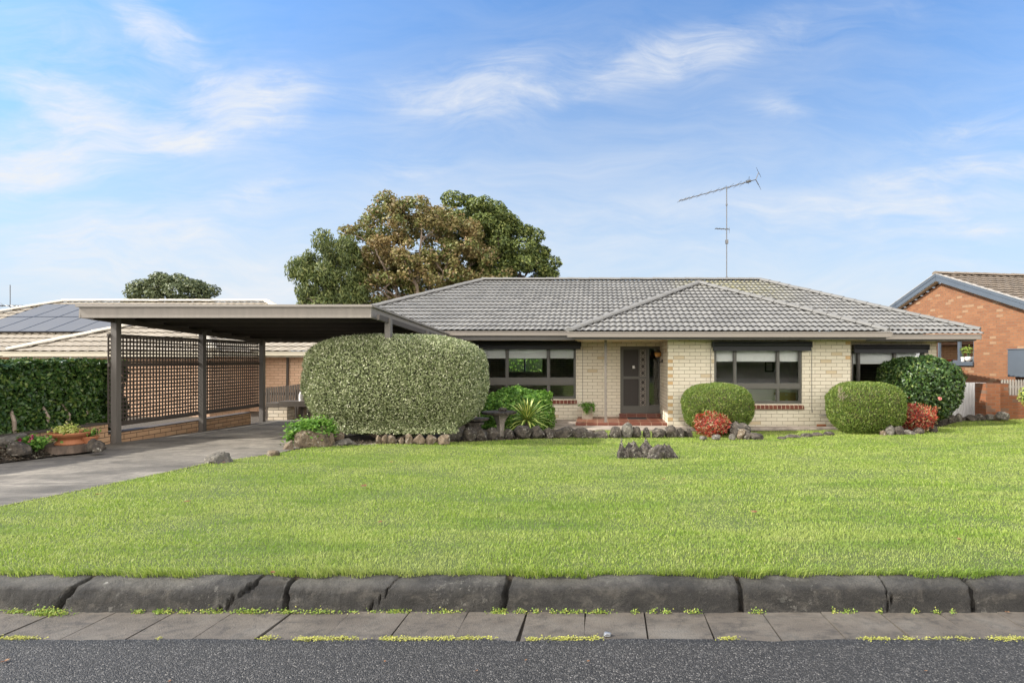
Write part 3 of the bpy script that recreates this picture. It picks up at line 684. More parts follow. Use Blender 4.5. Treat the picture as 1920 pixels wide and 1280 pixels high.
gutter_run(gt,(7.60,13.92,2.475),(7.60,14.95,2.475)); gutter_run(gt,(10.67,14.97,2.462),(10.67,24.7,2.5))
gt.build('gutter',M['gutter_brown'],house)
fa=MB()
fa.box(-9.0,-.66,15.20,15.23,2.45,2.70); fa.box(-.66,7.55,13.94,13.965,2.418,2.60); fa.box(-.66,-.635,13.966,15.19,2.42,2.60); fa.box(7.525,7.549,13.966,14.94,2.42,2.60); fa.box(7.552,10.63,14.97,14.996,2.416,2.59); fa.box(10.631,10.655,14.997,24.7,2.42,2.60)
fa.build('fascia',M['fascia_dark'],house)
# windows
win(house,'w',*LWx,*LWz,YR,[X(950,YR),X(1028,YR)],[Zh(715,YR)],M['frame'],blind=.28,sill=True,tr_h=.2,label='wide three light window beside the front door with dark rooms behind')
win(house,'w',*MWx,*MWz,YF,[X(1379,YF),X(1460,YF)],[Zh(724,YF)],M['frame'],blind=.30,sill=True,tr_h=.13,label='three light window in the front wing with a pale room behind')
win(house,'w',*RWx,*RWz,YG,[X(1612,YG),X(1680,YG)],[Zh(722,YG)],M['frame'],blind=.32,sill=True,tr_h=.13,label='window behind the glossy camellia bush')
# awning boxes over the windows
def awning(x0,x1,y,z0,z1):
    a=MB(); zc=z1-.075
    a.tube([(x0+.02,y-.10,zc),(x1-.02,y-.10,zc)],.062,12); a.box(x0,x1,y-.175,y-.004,z1-.025,z1); a.box(x0,x1,y-.03,y-.005,z0+.1,z1-.026)
    a.box(x0+.02,x1-.02,y-.125,y-.095,z0,zc-.02); a.box(x0+.02,x1-.02,y-.135,y-.085,z0-.012,z0+.012)
    for x in (x0,x1-.03): a.box(x,x+.03,y-.17,y-.006,z1-.16,z1-.0265)
    aw=a.build('window_awning',M['black'],house)
    for x in (x0-.03,x1+.04): b=MB(); b.tube([(x,y-.012,z1-.2),(x,y-.010,.56),(x+.004,y-.018,.50),(x+.008,y-.016,.44)],[.006,.006,.010,.012],6); b.build('cord',M['grey_metal'],aw)
awning(X(884,YR),X(1090,YR),YR,Zh(654,YR),Zh(639.5,YR)); awning(X(1334,YF),X(1519,YF),YF,Zh(657,YF),Zh(640.5,YF)); awning(X(1597,YG),X(1737,YG),YG,Zh(661,YG),Zh(646,YG))
# door set
df=MB(); fb=.05
df.box(DX[0],DX[0]+fb,YR+.03,YR+.14,DZ[0],DZ[1]); df.box(DX[1]-.02,DX[1],YR+.03,YR+.14,DZ[0],DZ[1]); df.box(DX[0]+fb,DX[1]-.02,YR+.031,YR+.139,DZ[1]-fb,DZ[1]); df.box(DX[0]+fb,DX[1]-.02,YR+.031,YR+.139,DZ[0],DZ[0]+.03)
sx=X(1215,YR); df.box(sx-.03,sx+.03,YR+.032,YR+.138,DZ[0]+.03,DZ[1]-fb)
df.build('door_frame',M['frame'],house)
do=MB(); a,b=DX[0]+fb,sx-.03; z0,z1=DZ[0]+.03,DZ[1]-fb; yd=YR+.05
gx=X(1199,YR)
do.box(a,a+.05,yd,yd+.04,z0,z1); do.box(b-.03,b,yd,yd+.04,z0,z1); do.box(a+.05,b-.03,yd+.001,yd+.039,z1-.05,z1); do.box(a+.05,b-.03,yd+.001,yd+.039,z0,z0+.19)
zm=Zh(708,YR); do.box(a+.05,b-.03,yd-.003,yd+.038,zm-.04,zm+.04); do.box(gx-.02,gx+.02,yd-.002,yd+.037,z0+.19,zm-.04); do.box(gx-.02,gx+.02,yd-.002,yd+.037,zm+.04,z1-.05)
do.box(a+.05,b-.03,yd+.05,yd+.09,z0,z1,1)
for (p,q) in ((z0+.28,zm-.1),(zm+.1,z1-.14)):
    for k in range(2):
        zz0=p+(q-p)*k/2+.03; zz1=p+(q-p)*(k+1)/2-.03
        for (u0,u1) in ((a+.1,a+.27),(a+.31,a+.48)): do.box(u0,u1,yd+.041,yd+.05,zz0,zz1,1)
door=do.build('door',[M['frame'],M['door_leaf']],house)
gr=MB(); cx=(gx+.02+b-.03)/2; 
for (p,q) in ((z0+.19,zm-.04),(zm+.04,z1-.05)):
    n=4; hh=(q-p)/n
    for k in range(n):
        zc=p+hh*(k+.5); R=hh*.42
        pts=[(cx-R*.9,zc),(cx,zc+R),(cx+R*.9,zc),(cx,zc-R)]
        for i in range(4):
            A,B=pts[i],pts[(i+1)%4]; gr.bar((A[0],yd+.02,A[1]),(B[0],yd+.02,B[1]),.02,.022,up=(0,1,0))
        for sxx in (-1,1):
            gr.bar((cx+sxx*R*.9,yd+.02,zc+hh/2-.01),(cx,yd+.021,zc+hh*.42-.0),.018,.02,up=(0,1,0)); gr.bar((cx+sxx*R*.9,yd+.02,zc-hh/2+.01),(cx,yd+.021,zc-hh*.42),.018,.02,up=(0,1,0))
    gr.box(cx-.085,cx-.07,yd+.012,yd+.03,p,q); gr.box(cx+.07,cx+.085,yd+.012,yd+.03,p,q)
gr.build('grille',M['grille'],door)
hd=MB(); hx=X(1188,YR); hz=Zh(688,YR); hd.box(hx-.032,hx+.032,yd-.012,yd+.002,hz-.045,hz+.045); hd.tube([(hx,yd-.012,hz-.02),(hx,yd-.045,hz-.02),(hx+.05,yd-.045,hz-.02)],.01,8)
hd.build('handle',M['white'],door)
sd=MB(); s0,s1=sx+.03,DX[1]-.02; sd.box(s0,s1,YR+.07,YR+.11,DZ[0]+.03,DZ[0]+.24); sd.box(s0,s0+.02,YR+.071,YR+.109,DZ[0]+.24,DZ[1]-fb); sd.box(s1-.02,s1,YR+.071,YR+.109,DZ[0]+.24,DZ[1]-fb); sd.box(s0+.02,s1-.02,YR+.072,YR+.108,DZ[1]-fb-.02,DZ[1]-fb)
sl_=sd.build('sidelight',M['frame'],house)
p=MB(); p.quad([(s0,YR+.09,DZ[0]+.2),(s1,YR+.09,DZ[0]+.2),(s1,YR+.09,DZ[1]-fb),(s0,YR+.09,DZ[1]-fb)]); p.build('pane',M['glass'],sl_)
# porch
po=MB(); po.box(-.59,xW0-.002,14.82,YR-.002,-.1,.125); po.box(-.605,xW0-.0015,14.80,14.84,.05,.14); po.box(-.605,-.57,14.841,YR-.003,.05,.14); po.box(-.569,xW0-.0025,14.841,YR-.004,.1255,.1395)
po.box(DX[0]-.03,DX[1]+.001,YR-.13,YR-.005,.1396,.205); po.box(DX[0]-.04,DX[1]+.0005,YR-.15,YR+.05,.2055,.243)
po.build('porch',M['porch_tile'],house,bevel=.004)
pt=MB(); pxx=X(1135.5,15.0); pt.box(pxx-.036,pxx+.036,14.965,15.035,.14,2.444); pt.box(pxx-.055,pxx+.055,14.945,15.055,.1397,.15)
pt.build('porch_post',M['gutter_brown'],house)
# wall lantern
lc=Vector((xW0-.14,YF+1.15,Zh(664,YF+1.15)))
la=MB(); la.tube([(xW0-.003,lc.y,lc.z-.20),(xW0-.03,lc.y,lc.z-.20)],.05,12); la.tube([(xW0-.03,lc.y,lc.z-.2),(xW0-.08,lc.y,lc.z-.25),(lc.x,lc.y,lc.z-.2),(lc.x,lc.y,lc.z-.12)],.014,8)
la.lathe([(.03,-.13),(.07,-.11),(.085,-.08)],lc,12); lm=la.build('wall_lantern',M['black'],house); la=MB(); la.lathe([(.105,.055),(.07,.10),(.02,.125),(.012,.15)],lc,12); la.build('cap',M['black'],lm)
gl=MB(); gl.lathe([(.06,-.085),(.095,-.05),(.105,0),(.095,.05),(.06,.08)],lc,14); gl.build('lamp_shade',M['amber'],lm,smooth=True)
v=MB(); vx,vz=X(1540,YF),Zh(797,YF); v.box(vx-.13,vx+.13,YF-.006,YF-.001,vz-.03,vz+.03)
for k in range(8): v.box(vx-.115+k*.03,vx-.105+k*.03,YF-.012,YF-.006,vz-.024,vz+.024)
v.build('wall_vent',M['terracotta'],house)
v=MB(); tz=Zh(778,YF); v.tube([(X(1537,YF),YF-.04,tz),(X(1562,YF),YF-.04,tz)],.011,8); v.tube([(X(1537,YF),YF-.04,tz),(X(1537,YF),YF-.001,tz)],.011,8); v.tube([(X(1562,YF),YF-.04,tz),(X(1562,YF),YF-.001,tz)],.011,8)
v.build('pipe',M['metal'],house)
# rooms behind the glass
ro=MB()
ro.box(-8.1,9.8,YR+.3,23.7,.12,.15,1); ro.box(2.2,6.7,YF+.3,YR+.3,.12,.149,1)
ro.quad([(2.25,18.6,.15),(6.7,18.6,.15),(6.7,18.6,2.44),(2.25,18.6,2.44)]); ro.quad([(2.25,YF+.3,.15),(2.25,18.6,.15),(2.25,18.6,2.44),(2.25,YF+.3,2.44)]); ro.quad([(6.7,YF+.3,.15),(6.7,18.6,.15),(6.7,18.6,2.44),(6.7,YF+.3,2.44)])
ro.quad([(-8.1,YR+.27,2.445),(9.8,YR+.27,2.445),(9.8,23.7,2.445),(-8.1,23.7,2.445)]); ro.quad([(2.2,YF+.26,2.438),(6.7,YF+.26,2.438),(6.7,18.6,2.438),(2.2,18.6,2.438)])
ro.quad([(.55,YR+.26,.15),(.55,23.7,.15),(.55,23.7,2.44),(.55,YR+.26,2.44)],2)
ro.build('room',[M['plaster'],M['floor_wood'],M['wood_dark']],house)
# things seen through the front wing window
def furniture():
    y=17.6
    c=MB(); x0,x1=X(1456,y),X(1492,y); zt=Zh(738,y); c.box(x0,x1,y,y+.45,.2,zt); c.box(x0-.02,x1+.02,y-.02,y+.46,zt,zt+.03)
    for k in range(3): c.box(x0+.03,x1-.03,y-.015,y,.25+k*(zt-.25)/3,.25+(k+1)*(zt-.25)/3-.03)
    for (a,b) in ((x0,y),(x1-.05,y),(x0,y+.4),(x1-.05,y+.4)): c.box(a,a+.05,b,b+.05,.15,.2)
    t=empty('cabinet',(0,y,.15),'brown timber cabinet in the room behind the front wing window','cabinet'); c.build('body',M['cabinet'],t)
    for q in range(3): k=MB(); k.tube([((x0+x1)/2-.04,y-.03,.3+q*(zt-.25)/3+.1),((x0+x1)/2+.04,y-.03,.3+q*(zt-.25)/3+.1)],.01,6); k.build('handle',M['metal'],t)
    y=17.2; s=empty('sofa',(4.6,y,.15),'pale grey sofa in the room behind the front wing window','sofa'); x0,x1=X(1392,y),X(1452,y)
    b=MB(); b.box(x0,x1,y,y+.2,.45,1.02); b.build('backrest',M['plaster'],s,bevel=.05)
    b=MB(); b.box(x0,x1,y+.21,y+.8,.3,.58); b.build('seat',M['plaster'],s,bevel=.05)
    for a in (x0-.16,x1+.01): b=MB(); b.box(a,a+.15,y,y+.8,.2,.75); b.build('armrest',M['plaster'],s,bevel=.04)
    for a in (x0,x1-.06):
        for c_ in (y+.02,y+.7): b=MB(); b.box(a,a+.05,c_,c_+.05,.15,.3); b.build('leg',M['wood_dark'],s)
    y=18.59; s=empty('framed_picture',(5.0,y,1.7),'dark framed picture on the back wall of the front wing room','picture'); b=MB(); x0,x1,z0,z1=X(1434,y),X(1450,y),Zh(697,y),Zh(678,y)
    for a in ((x0,x0+.04,z0,z1),(x1-.04,x1,z0,z1),(x0+.04,x1-.04,z0,z0+.04),(x0+.04,x1-.04,z1-.04,z1)): b.box(a[0],a[1],y-.04,y-.002,a[2],a[3])
    b.build('frame',M['black'],s); b=MB(); b.box(x0+.04,x1-.04,y-.02,y-.002,z0+.04,z1-.04); b.build('picture',M['plaster'],s)
furniture()
# ------------------------------------------------------------------ carport
cp=empty('carport',(-7,12.5,.2),'flat roofed taupe timber carport with lattice screens over the concrete drive','carport')
CX0,CX1,CY0,CY1=-9.72,-4.24,10.0,15.32
def ct(y): return 2.90+(y-CY0)/(CY1-CY0)*(2.615-2.90)
b=MB()
b.bar((CX0+.03,CY0+.015,ct(CY0)-.125),(CX1-.03,CY0+.015,ct(CY0)-.125),.03,.205)
f=b.build('fascia',M['wood'],cp); f['label']='front fascia board'
for x in (CX0+.015,CX1-.015):
    b=MB(); b.bar((x,CY0,ct(CY0)-.125),(x,CY1,ct(CY1)-.125),.03,.205); b.build('fascia',M['wood'],cp)
b=MB(); b.bar((CX0+.03,CY1-.015,ct(CY1)-.125),(CX1-.03,CY1-.015,ct(CY1)-.125),.03,.205); b.build('fascia',M['wood'],cp)
b=MB()                                               # folded metal capping
b.bar((CX0-.03,CY0-.008,ct(CY0)-.003),(CX1+.03,CY0-.008,ct(CY0)-.003),.07,.045); 
for x in (CX0-.01,CX1+.01): b.bar((x,CY0+.03,ct(CY0)-.004),(x,CY1,ct(CY1)-.004),.07,.044)
b.build('capping',M['cap_metal'],cp)
b=MB(); n=160                                         # ribbed deck
for i in range(n):
    x0=CX0+.04+(CX1-CX0-.08)*i/n; x1=CX0+.04+(CX1-CX0-.08)*(i+1)/n; h0=.012*math.cos(i*math.pi/2); h1=.012*math.cos((i+1)*math.pi/2)
    for dz in (-.06,-.052): b.quad([(x0,CY0+.03,ct(CY0)+dz+h0),(x1,CY0+.03,ct(CY0)+dz+h1),(x1,CY1-.03,ct(CY1)+dz+h1),(x0,CY1-.03,ct(CY1)+dz+h0)])
b.build('roof_sheet',M['deck'],cp)
for k in range(7):
    y=CY0+.45+k*.74; b=MB(); b.bar((CX0+.04,y,ct(y)-.115),(CX1-.04,y,ct(y)-.115),.05,.085); b.build('purlin',M['deck'],cp)
PY=[10.55,12.86,15.15]
for x in (-9.52,CX1+.11):
    for y in PY:
        b=MB(); s=.056; z0=gz(x,y)-.03 if x<-8 else .1
        b.box(x-s,x+s,y-s,y+s,z0,ct(y)-.165); b.box(x-s-.006,x+s+.006,y-s-.006,y+s+.006,z0,z0+.05)
        b.build('post',M['post'],cp)
for x in (-9.52,CX1+.11):
    b=MB(); b.bar((x,CY0+.05,ct(CY0)-.21),(x,CY1-.05,ct(CY1)-.21),.05,.1); b.build('beam',M['deck'],cp)
for (y0,y1) in ((PY[0]-.10,PY[1]-.005),(PY[1]+.005,PY[2]-.05)):
    b=MB(); x=-9.60; z0,z1=.62,2.35; P_=.0815
    k=int((y1-y0)/P_)
    for i in range(k+1):
        y=y0+.02+i*(y1-y0-.04)/k; b.box(x-.004,x+.004,y-.0165,y+.0165,z0,z1)
    k=int((z1-z0)/P_)
    for i in range(k+1):
        z=z0+.02+i*(z1-z0-.04)/k; b.box(x+.0042,x+.012,y0,y1,z-.0165,z+.0165)
    b.box(x-.014,x+.022,y0,y1,z1,z1+.05); b.box(x-.014,x+.022,y0,y1,z0-.06,z0); b.box(x+.0125,x+.035,y0,y1,1.75,1.82)
    b.build('lattice_panel',M['wood_dark'],cp)
# low brick retaining wall along the drive
lw=empty('retaining_wall',(-9.6,9,.3),'low tan brick retaining wall with dark coping along the left of the drive','wall')
b=MB(); b.box(-9.80,-9.56,6.5,10.42,.0,.63); b.box(-9.80,-9.586,10.43,14.75,-.05,.42); b.build('brickwork',M['brick_tan'],lw)
b=MB(); b.box(-9.82,-9.54,6.5,10.43,.631,.66); b.box(-9.82,-9.584,10.431,14.76,.421,.445); b.build('coping',M['wood_dark'],lw,bevel=.004)
# brick bench beyond the carport
bn=empty('garden_bench',(-9.3,15.9,.1),'white brick pier and plank bench at the end of the drive','bench')
y=15.8
b=MB(); b.box(X(502,y),X(538,y),y,y+.4,.05,Zh(763,y)); b.build('pier',M['brick_white'],bn)
b=MB(); b.box(-8.45,-8.2,y,y+.4,.05,Zh(763,y)); b.build('pier',M['brick_white'],bn)
b=MB(); b.box(X(499,y),X(523,y),y-.03,y+.42,Zh(763,y),Zh(755,y)); b.box(X(523,y)+.003,-8.1,y-.03,y+.45,Zh(762.5,y),Zh(752,y)); b.build('seat',M['slat'],bn,bevel=.006)
for k in range(7):
    b=MB(); xx=-9.02+k*.1; b.bar((xx,y+.25,.1),(xx+random.uniform(-.05,.05),y+.42,.1+random.uniform(.35,.52)),.07,.03)
    tag(b.build('timber_offcut',M['wood_dark'] if k%2 else M['bark'],None,(xx,y+.3,.1)),'timber offcut leaning in the dark under the plank bench','timber','timber offcuts under the bench')
sf=empty('slat_fence',(-9.5,16.6,.1),'low weathered vertical slat fence behind the brick bench','fence')
b=MB(); y=16.6; x=-10.4
while x<-8.5:
    b.box(x,x+.055,y,y+.02,.1,1.02+.10*(x+10.4)); x+=.075
b.build('slats',M['slat'],sf)
b=MB(); b.box(-10.4,-8.45,y+.021,y+.06,.35,.42); b.box(-10.4,-8.45,y+.021,y+.06,.8,.87); b.build('rail',M['wood_dark'],sf)
for xx in (-10.35,-9.4,-8.5):
    b=MB(); b.box(xx,xx+.08,y+.061,y+.14,0,.95); b.build('post',M['wood_dark'],sf)
b=MB(); b.lathe([(.05,0),(.055,.1),(.05,.2),(.03,.22),(.03,.26)],(X(563,15.95),15.98,Zh(752,15.8)+.001),12)
tag(b.build('jar',M['white'],None,smooth=True),'white plastic jar standing on the plank bench','jar')
# ------------------------------------------------------------------ left neighbour
ln=empty('neighbour_house',(-18,22,0),'peach brick house with sandy tiled roof beyond the carport','house')
Zl=1.88+.30; sl2=.445
w=MB(); NY=19.55
wall_mb(w,'y',NY,.23,-29,-9.2,-.4,2.2,[(X(575,NY),X(640,NY),1.1,1.9)])
wall_mb(w,'y',17.55,.23,-18.3,-12.75,-.4,2.2); wall_mb(w,'x',-12.75,-.23,17.78,NY,-.4,2.2); wall_mb(w,'x',-18.3,.23,17.78,NY,-.4,2.2); wall_mb(w,'x',-9.2,-.23,NY+.23,29,-.4,2.2)
w.build('wall',M['brick_peach'],ln)
b=MB(); b.box(-29.3,-9,18.99,29,2.16,2.19); b.box(-18.75,-12.3,17.03,18.98,2.13,2.16); b.build('soffit',M['cream_paint'],ln)
r=MB(); A=(-29.4,19,Zl); R=5.2; zr=Zl+R*sl2
roof_plane(r,A,(-8.9,19,Zl),(-24.2,19+R,zr),(-15.0,19+R,zr),wl=.30,gauge=.42,amp=.03)
roof_plane(r,(-8.9,19,Zl),(-8.9,29.4,Zl),(-15.0,19+R,zr),(-15.0,19+R+.001,zr),wl=.30,gauge=.42,amp=.03); roof_plane(r,(-29.4,29.4,Zl),A,(-24.2,19+R+.001,zr),(-24.2,19+R,zr),wl=.30,gauge=.42,amp=.03); roof_plane(r,(-8.9,29.4,Zl),(-29.4,29.4,Zl),(-15,19+R,zr),(-24.2,19+R,zr),wl=.30,gauge=.42,amp=.03)
W=2.24; z2=1.88+.26
roof_plane(r,(-18.8,17,z2),(-12.25,17,z2),(-18.8+W,17+W,z2+W*sl2),(-12.25-W,17+W,z2+W*sl2),wl=.30,gauge=.42,amp=.03)
roof_plane(r,(-12.25,17,z2),(-12.25,19.2,z2),(-12.25-W,17+W,z2+W*sl2),(-12.25-W,17+W+1.9,z2+W*sl2),wl=.30,gauge=.42,amp=.03); roof_plane(r,(-18.8,19.2,z2),(-18.8,17,z2),(-18.8+W,17+W+1.9,z2+W*sl2),(-18.8+W,17+W,z2+W*sl2),wl=.30,gauge=.42,amp=.03)
roof_plane(r,(-12.25,21.5,z2),(-18.8,21.5,z2),(-12.25-W,17+W,z2+W*sl2),(-18.8+W,17+W,z2+W*sl2),wl=.30,gauge=.42,amp=.03)
lr=r.build('roof',M['tile_tan'],ln)
for a,c in (((-29.4,19,Zl),(-24.2,24.2,zr)),((-24.2,24.2,zr),(-15,24.2,zr)),((-8.9,19,Zl),(-15,24.2,zr)),((-18.8,17,z2),(-16.56,19.24,z2+W*sl2)),((-16.56,19.24,z2+W*sl2),(-14.49,19.24,z2+W*sl2)),((-12.25,17,z2),(-14.49,19.24,z2+W*sl2))): ridge_part((a[0],a[1],a[2]+.07),(c[0],c[1],c[2]+.07),M['cap_tan'],lr)
g_=MB(); gutter_run(g_,(-29.5,19.02,Zl-.14),(-18.85,19.02,Zl-.14),.14); gutter_run(g_,(-12.1,19.02,Zl-.14),(-8.8,19.02,Zl-.14),.14); gutter_run(g_,(-18.85,17.02,z2-.14),(-12.2,17.02,z2-.14),.14); gutter_run(g_,(-12.2,17.02,z2-.14),(-12.2,19.0,z2-.14),.14)
g_.build('gutter',M['cream_paint'],ln)
fa=MB(); fa.box(-18.8,-12.25,17.03,17.06,1.95,z2-.01); fa.box(-12.2,-8.9,19.03,19.06,1.98,Zl-.01); fa.box(-29.4,-18.9,19.03,19.06,1.98,Zl-.01); fa.build('fascia',M['cream_paint'],ln)
d=MB(); dx=X(541,NY); d.tube([(dx,NY-.05,2.05),(dx-.03,NY-.05,-.2)],.045,8); d.build('downpipe',M['wood_dark'],ln)
win(ln,'w',X(575,NY),X(640,NY),1.1,1.9,NY,[X(607,NY)],[],M['blue_paint'])
# solar panels lying on the tan roof
n_=Vector((0,-sl2,1)).normalized(); vv=Vector((0,1,sl2)).normalized()
def solar(x,t):
    o=Vector((x,19,Zl))+vv*t+n_*.14
    Mx=Matrix(((1,0,0),(0,vv.y,n_.y),(0,vv.z,n_.z))).to_4x4(); Mx.translation=o
    s=empty('solar_panel',o)
    b=MB(); w_,l_=1.03,1.66
    for a in ((0,w_,0,.02),(0,w_,l_-.02,l_),(0,.02,.02,l_-.02),(w_-.02,w_,.02,l_-.02)): b.box(a[0],a[1],a[2],a[3],-.035,.004,0,Mx)
    b.build('frame',M['solar_frame'],s)
    b=MB(); b.box(.0205,w_-.0205,.0205,l_-.0205,-.03,0,0,Mx); b.build('glass_face',M['solar'],s)
    return s
c=0
row=['lower row on the sandy','upper row on the sandy']
ordn=['first','second','third','fourth','fifth','sixth','seventh','eighth','ninth']
for rr in (0,1):
    for k in range(6):
        s=solar(-24.3+k*1.045,1.66+rr*1.69)
        tag(s,f'dark solar panel, {ordn[5-k]} from the carport end in the {row[rr]} roof','solar panel','solar panels on the sandy roof')
def yagi(name,base,h,boom,label,els,els2=None,mat_=None):
    a=empty(name,base,label,'antenna'); b=MB(); B=Vector(base); b.tube([B,B+Vector((0,0,h))],.016,8); b.tube([B-Vector((0,0,.12)),B+Vector((0,0,.08))],.03,8); b.build('mast',M['grey_metal'],a)
    return a
a=yagi('tv_antenna',(X(19,24.6),24.6,zr-.6),1.45,None,'small thin antenna on the sandy roof at the left','')
b=MB(); y=24.6; zb=Zh(573,y); b.tube([(X(-4,y),y,zb),(X(46,y),y,zb-.02)],.03,6)
for px in (2,6,11,20,29,36,44): b.tube([(X(px,y)+.05,y-.22,zb),(X(px,y)-.05,y+.22,zb)],.014,5)
b.build('boom',M['grey_metal'],a)
b=MB(); b.bar((X(8,y),y,zb),(X(5,y),y-.1,zb+.12),.01,.01); b.bar((X(8,y),y,zb),(X(5,y),y-.1,zb-.12),.01,.01); b.build('reflector',M['grey_metal'],a)
# ------------------------------------------------------------------ roof antenna of the cream house
Y=20.0; mx=X(1362.5,Y); a=empty('tv_antenna',(mx,Y,ZR),'tall thin television antenna with a sloping boom on the grey roof ridge','antenna')
b=MB(); b.tube([(mx,Y,ZR-.05),(mx,Y,Zh(350,Y))],.019,8); b.tube([(mx,Y,ZR),(mx,Y,ZR+.15)],.045,8); b.tube([(mx,Y,Zh(384,Y)-.03),(mx,Y,Zh(384,Y)+.03)],.035,8); b.box(mx-.05,mx+.05,Y-.06,Y+.03,Zh(457,Y),Zh(450,Y)); b.build('mast',M['grey_metal'],a)
p0=P(1274,376.5,Y); p1=P(1417,337,Y); b=MB(); b.tube([p0,p1],.016,8)
for t,l in ((0,.22),(.06,.25),(.1,.25),(.16,.28),(.26,.3),(.38,.32),(.48,.34),(.57,.36),(.66,.38),(.76,.4),(.84,.42)):
    c=p0.lerp(p1,t); b.tube([c+Vector((.05,-l,0)),c+Vector((-.05,l,0))],.006,5); b.tube([c+Vector((-.02,0,-.03)),c+Vector((.02,0,.03))],.022,6)
c=p0.lerp(p1,.91); b.tube([c-Vector((.09,0,.02)),c+Vector((.07,0,.03))],.05,8); b.tube([c+Vector((-.1,-.4,.05)),c+Vector((.1,.4,.05))],.009,5)
b.build('boom',M['grey_metal'],a)
b=MB()
for py in (323.5,347): e=P(1422.5,py,Y); b.tube([p1,e],.016,6); b.tube([e+Vector((-.18,-.3,.08)),e+Vector((.18,.3,-.08))],.006,5); b.tube([e+Vector((-.1,-.15,.04)),e+Vector((.1,.15,-.04))],.006,5)
b.build('reflector',M['grey_metal'],a)
b=MB(); q0=P(1341,428.5,Y); q1=P(1368,430,Y); b.tube([q0,q1],.018,6)
for t in (.05,.25,.5,.8): c=q0.lerp(q1,t); b.tube([c+Vector((.02,-.12,0)),c+Vector((-.02,.12,0))],.008,5)
b.tube([P(1367.5,426,Y),P(1367.5,437,Y)],.007,5); b.build('lower_boom',M['grey_metal'],a)
# ------------------------------------------------------------------ right neighbour: red brick gable wall facing our house
rn=empty('gable_house',(12.5,19.38,0),'red brick gabled house with slate blue trim at the right','house')
XG=12.5; YP=19.38; ZP=E+3.16-.06; s_=.40
w=MB(); y0,y1=12.0,25.0
gw=(18.0,19.6,E-.05,2.62)
zt=lambda y: ZP-.30-abs(y-YP)*s_
us=[y0,gw[0],gw[1],y1]; 
wall_mb(w,'x',XG,.25,y0,y1,-.3,2.75,[gw])
yq=(zt(YP)-2.75)/s_
w.quad([(XG,YP-yq,2.75),(XG,YP+yq,2.75),(XG,YP,zt(YP))])
w.quad([(XG,y0,-.3),(XG+8,y0,-.3),(XG+8,y0,2.75),(XG,y0,2.75)])
w.build('wall',M['brick_gable'],rn)
r=MB(); X0=XG-.22
roof_plane(r,(X0,11.0,ZP-(YP-11.0)*s_),(X0+14,11.0,ZP-(YP-11)*s_),(X0,YP,ZP),(X0+14,YP,ZP),amp=.02,wl=.3); roof_plane(r,(X0+14,26,ZP-(26-YP)*s_),(X0,26,ZP-(26-YP)*s_),(X0+14,YP,ZP),(X0,YP,ZP),amp=.02,wl=.3)
gr_=r.build('roof',M['tile_brown'],rn)
h=MB(); ridge(h,(X0-.02,YP,ZP+.04),(X0+14,YP,ZP+.04)); h.build('ridge_cap',M['tile_brown'],gr_)
b=MB()
for sgn,ye in ((-1,11.0),(1,26)):
    a_=Vector((X0,YP,ZP-.10)); c_=Vector((X0,ye,ZP-.10-abs(ye-YP)*s_)); b.bar(a_,c_,.03,.24)
    b.bar(a_+Vector((-.02,0,.085)),c_+Vector((-.02,0,.085)),.02,.10)
b.build('bargeboard',M['blue_paint'],rn)
b=MB(); a_=Vector((X0+.02,YP,ZP+.045)); 
for ye in (11.0,26): b.bar(a_,Vector((X0+.02,ye,ZP+.045-abs(ye-YP)*s_)),.12,.018)
b.build('verge_mortar',M['mortar'],rn)
b=MB()
for ye in (11.0,26):
    a_=Vector((XG-.11,YP,ZP-.24)); b.bar(a_,Vector((XG-.11,ye,ZP-.24-abs(ye-YP)*s_)),.20,.015)
b.build('soffit',M['cream_paint'],rn)
# side window with sill
f=MB(); q=.07
f.box(XG+.05,XG+.13,gw[0],gw[0]+q,gw[2],gw[3]); f.box(XG+.05,XG+.13,gw[1]-q,gw[1],gw[2],gw[3]); f.box(XG+.051,XG+.129,gw[0]+q,gw[1]-q,gw[3]-q,gw[3]); f.box(XG+.051,XG+.129,gw[0]+q,gw[1]-q,gw[2],gw[2]+.05); f.box(XG+.052,XG+.128,18.62,18.72,gw[2]+.05,gw[3]-q)
wn=f.build('window',M['blue_paint'],rn)
p=MB(); p.quad([(XG+.09,gw[0],gw[2]),(XG+.09,gw[1],gw[2]),(XG+.09,gw[1],gw[3]),(XG+.09,gw[0],gw[3])]); p.build('pane',M['glass'],wn)
p=MB(); p.box(XG-.07,XG+.05,gw[0]-.02,gw[1]+.02,gw[2]-.14,gw[2]-.001); p.build('sill',M['blue_paint'],wn,bevel=.006)
p=MB(); p.box(XG+.3,XG+2.5,16.5,21,.3,.31); p.box(XG+2.5,XG+2.52,16.5,21,.3,2.7); p.build('room',M['wood_dark'],rn)
p=MB(); p.box(XG-.30,XG-.002,15.4,16.47,E-.51,E+.32); p.box(XG-.32,XG-.003,15.38,16.49,E+.3205,E+.35); p.build('shutter_box',M['blue_paint'],rn,bevel=.008)

rn.rotation_euler=(0,0,math.radians(9))
RNM=Matrix.Translation((12.5,19.38,0))@Matrix.Rotation(math.radians(9),4,'Z')@Matrix.Translation((-12.5,-19.38,0))
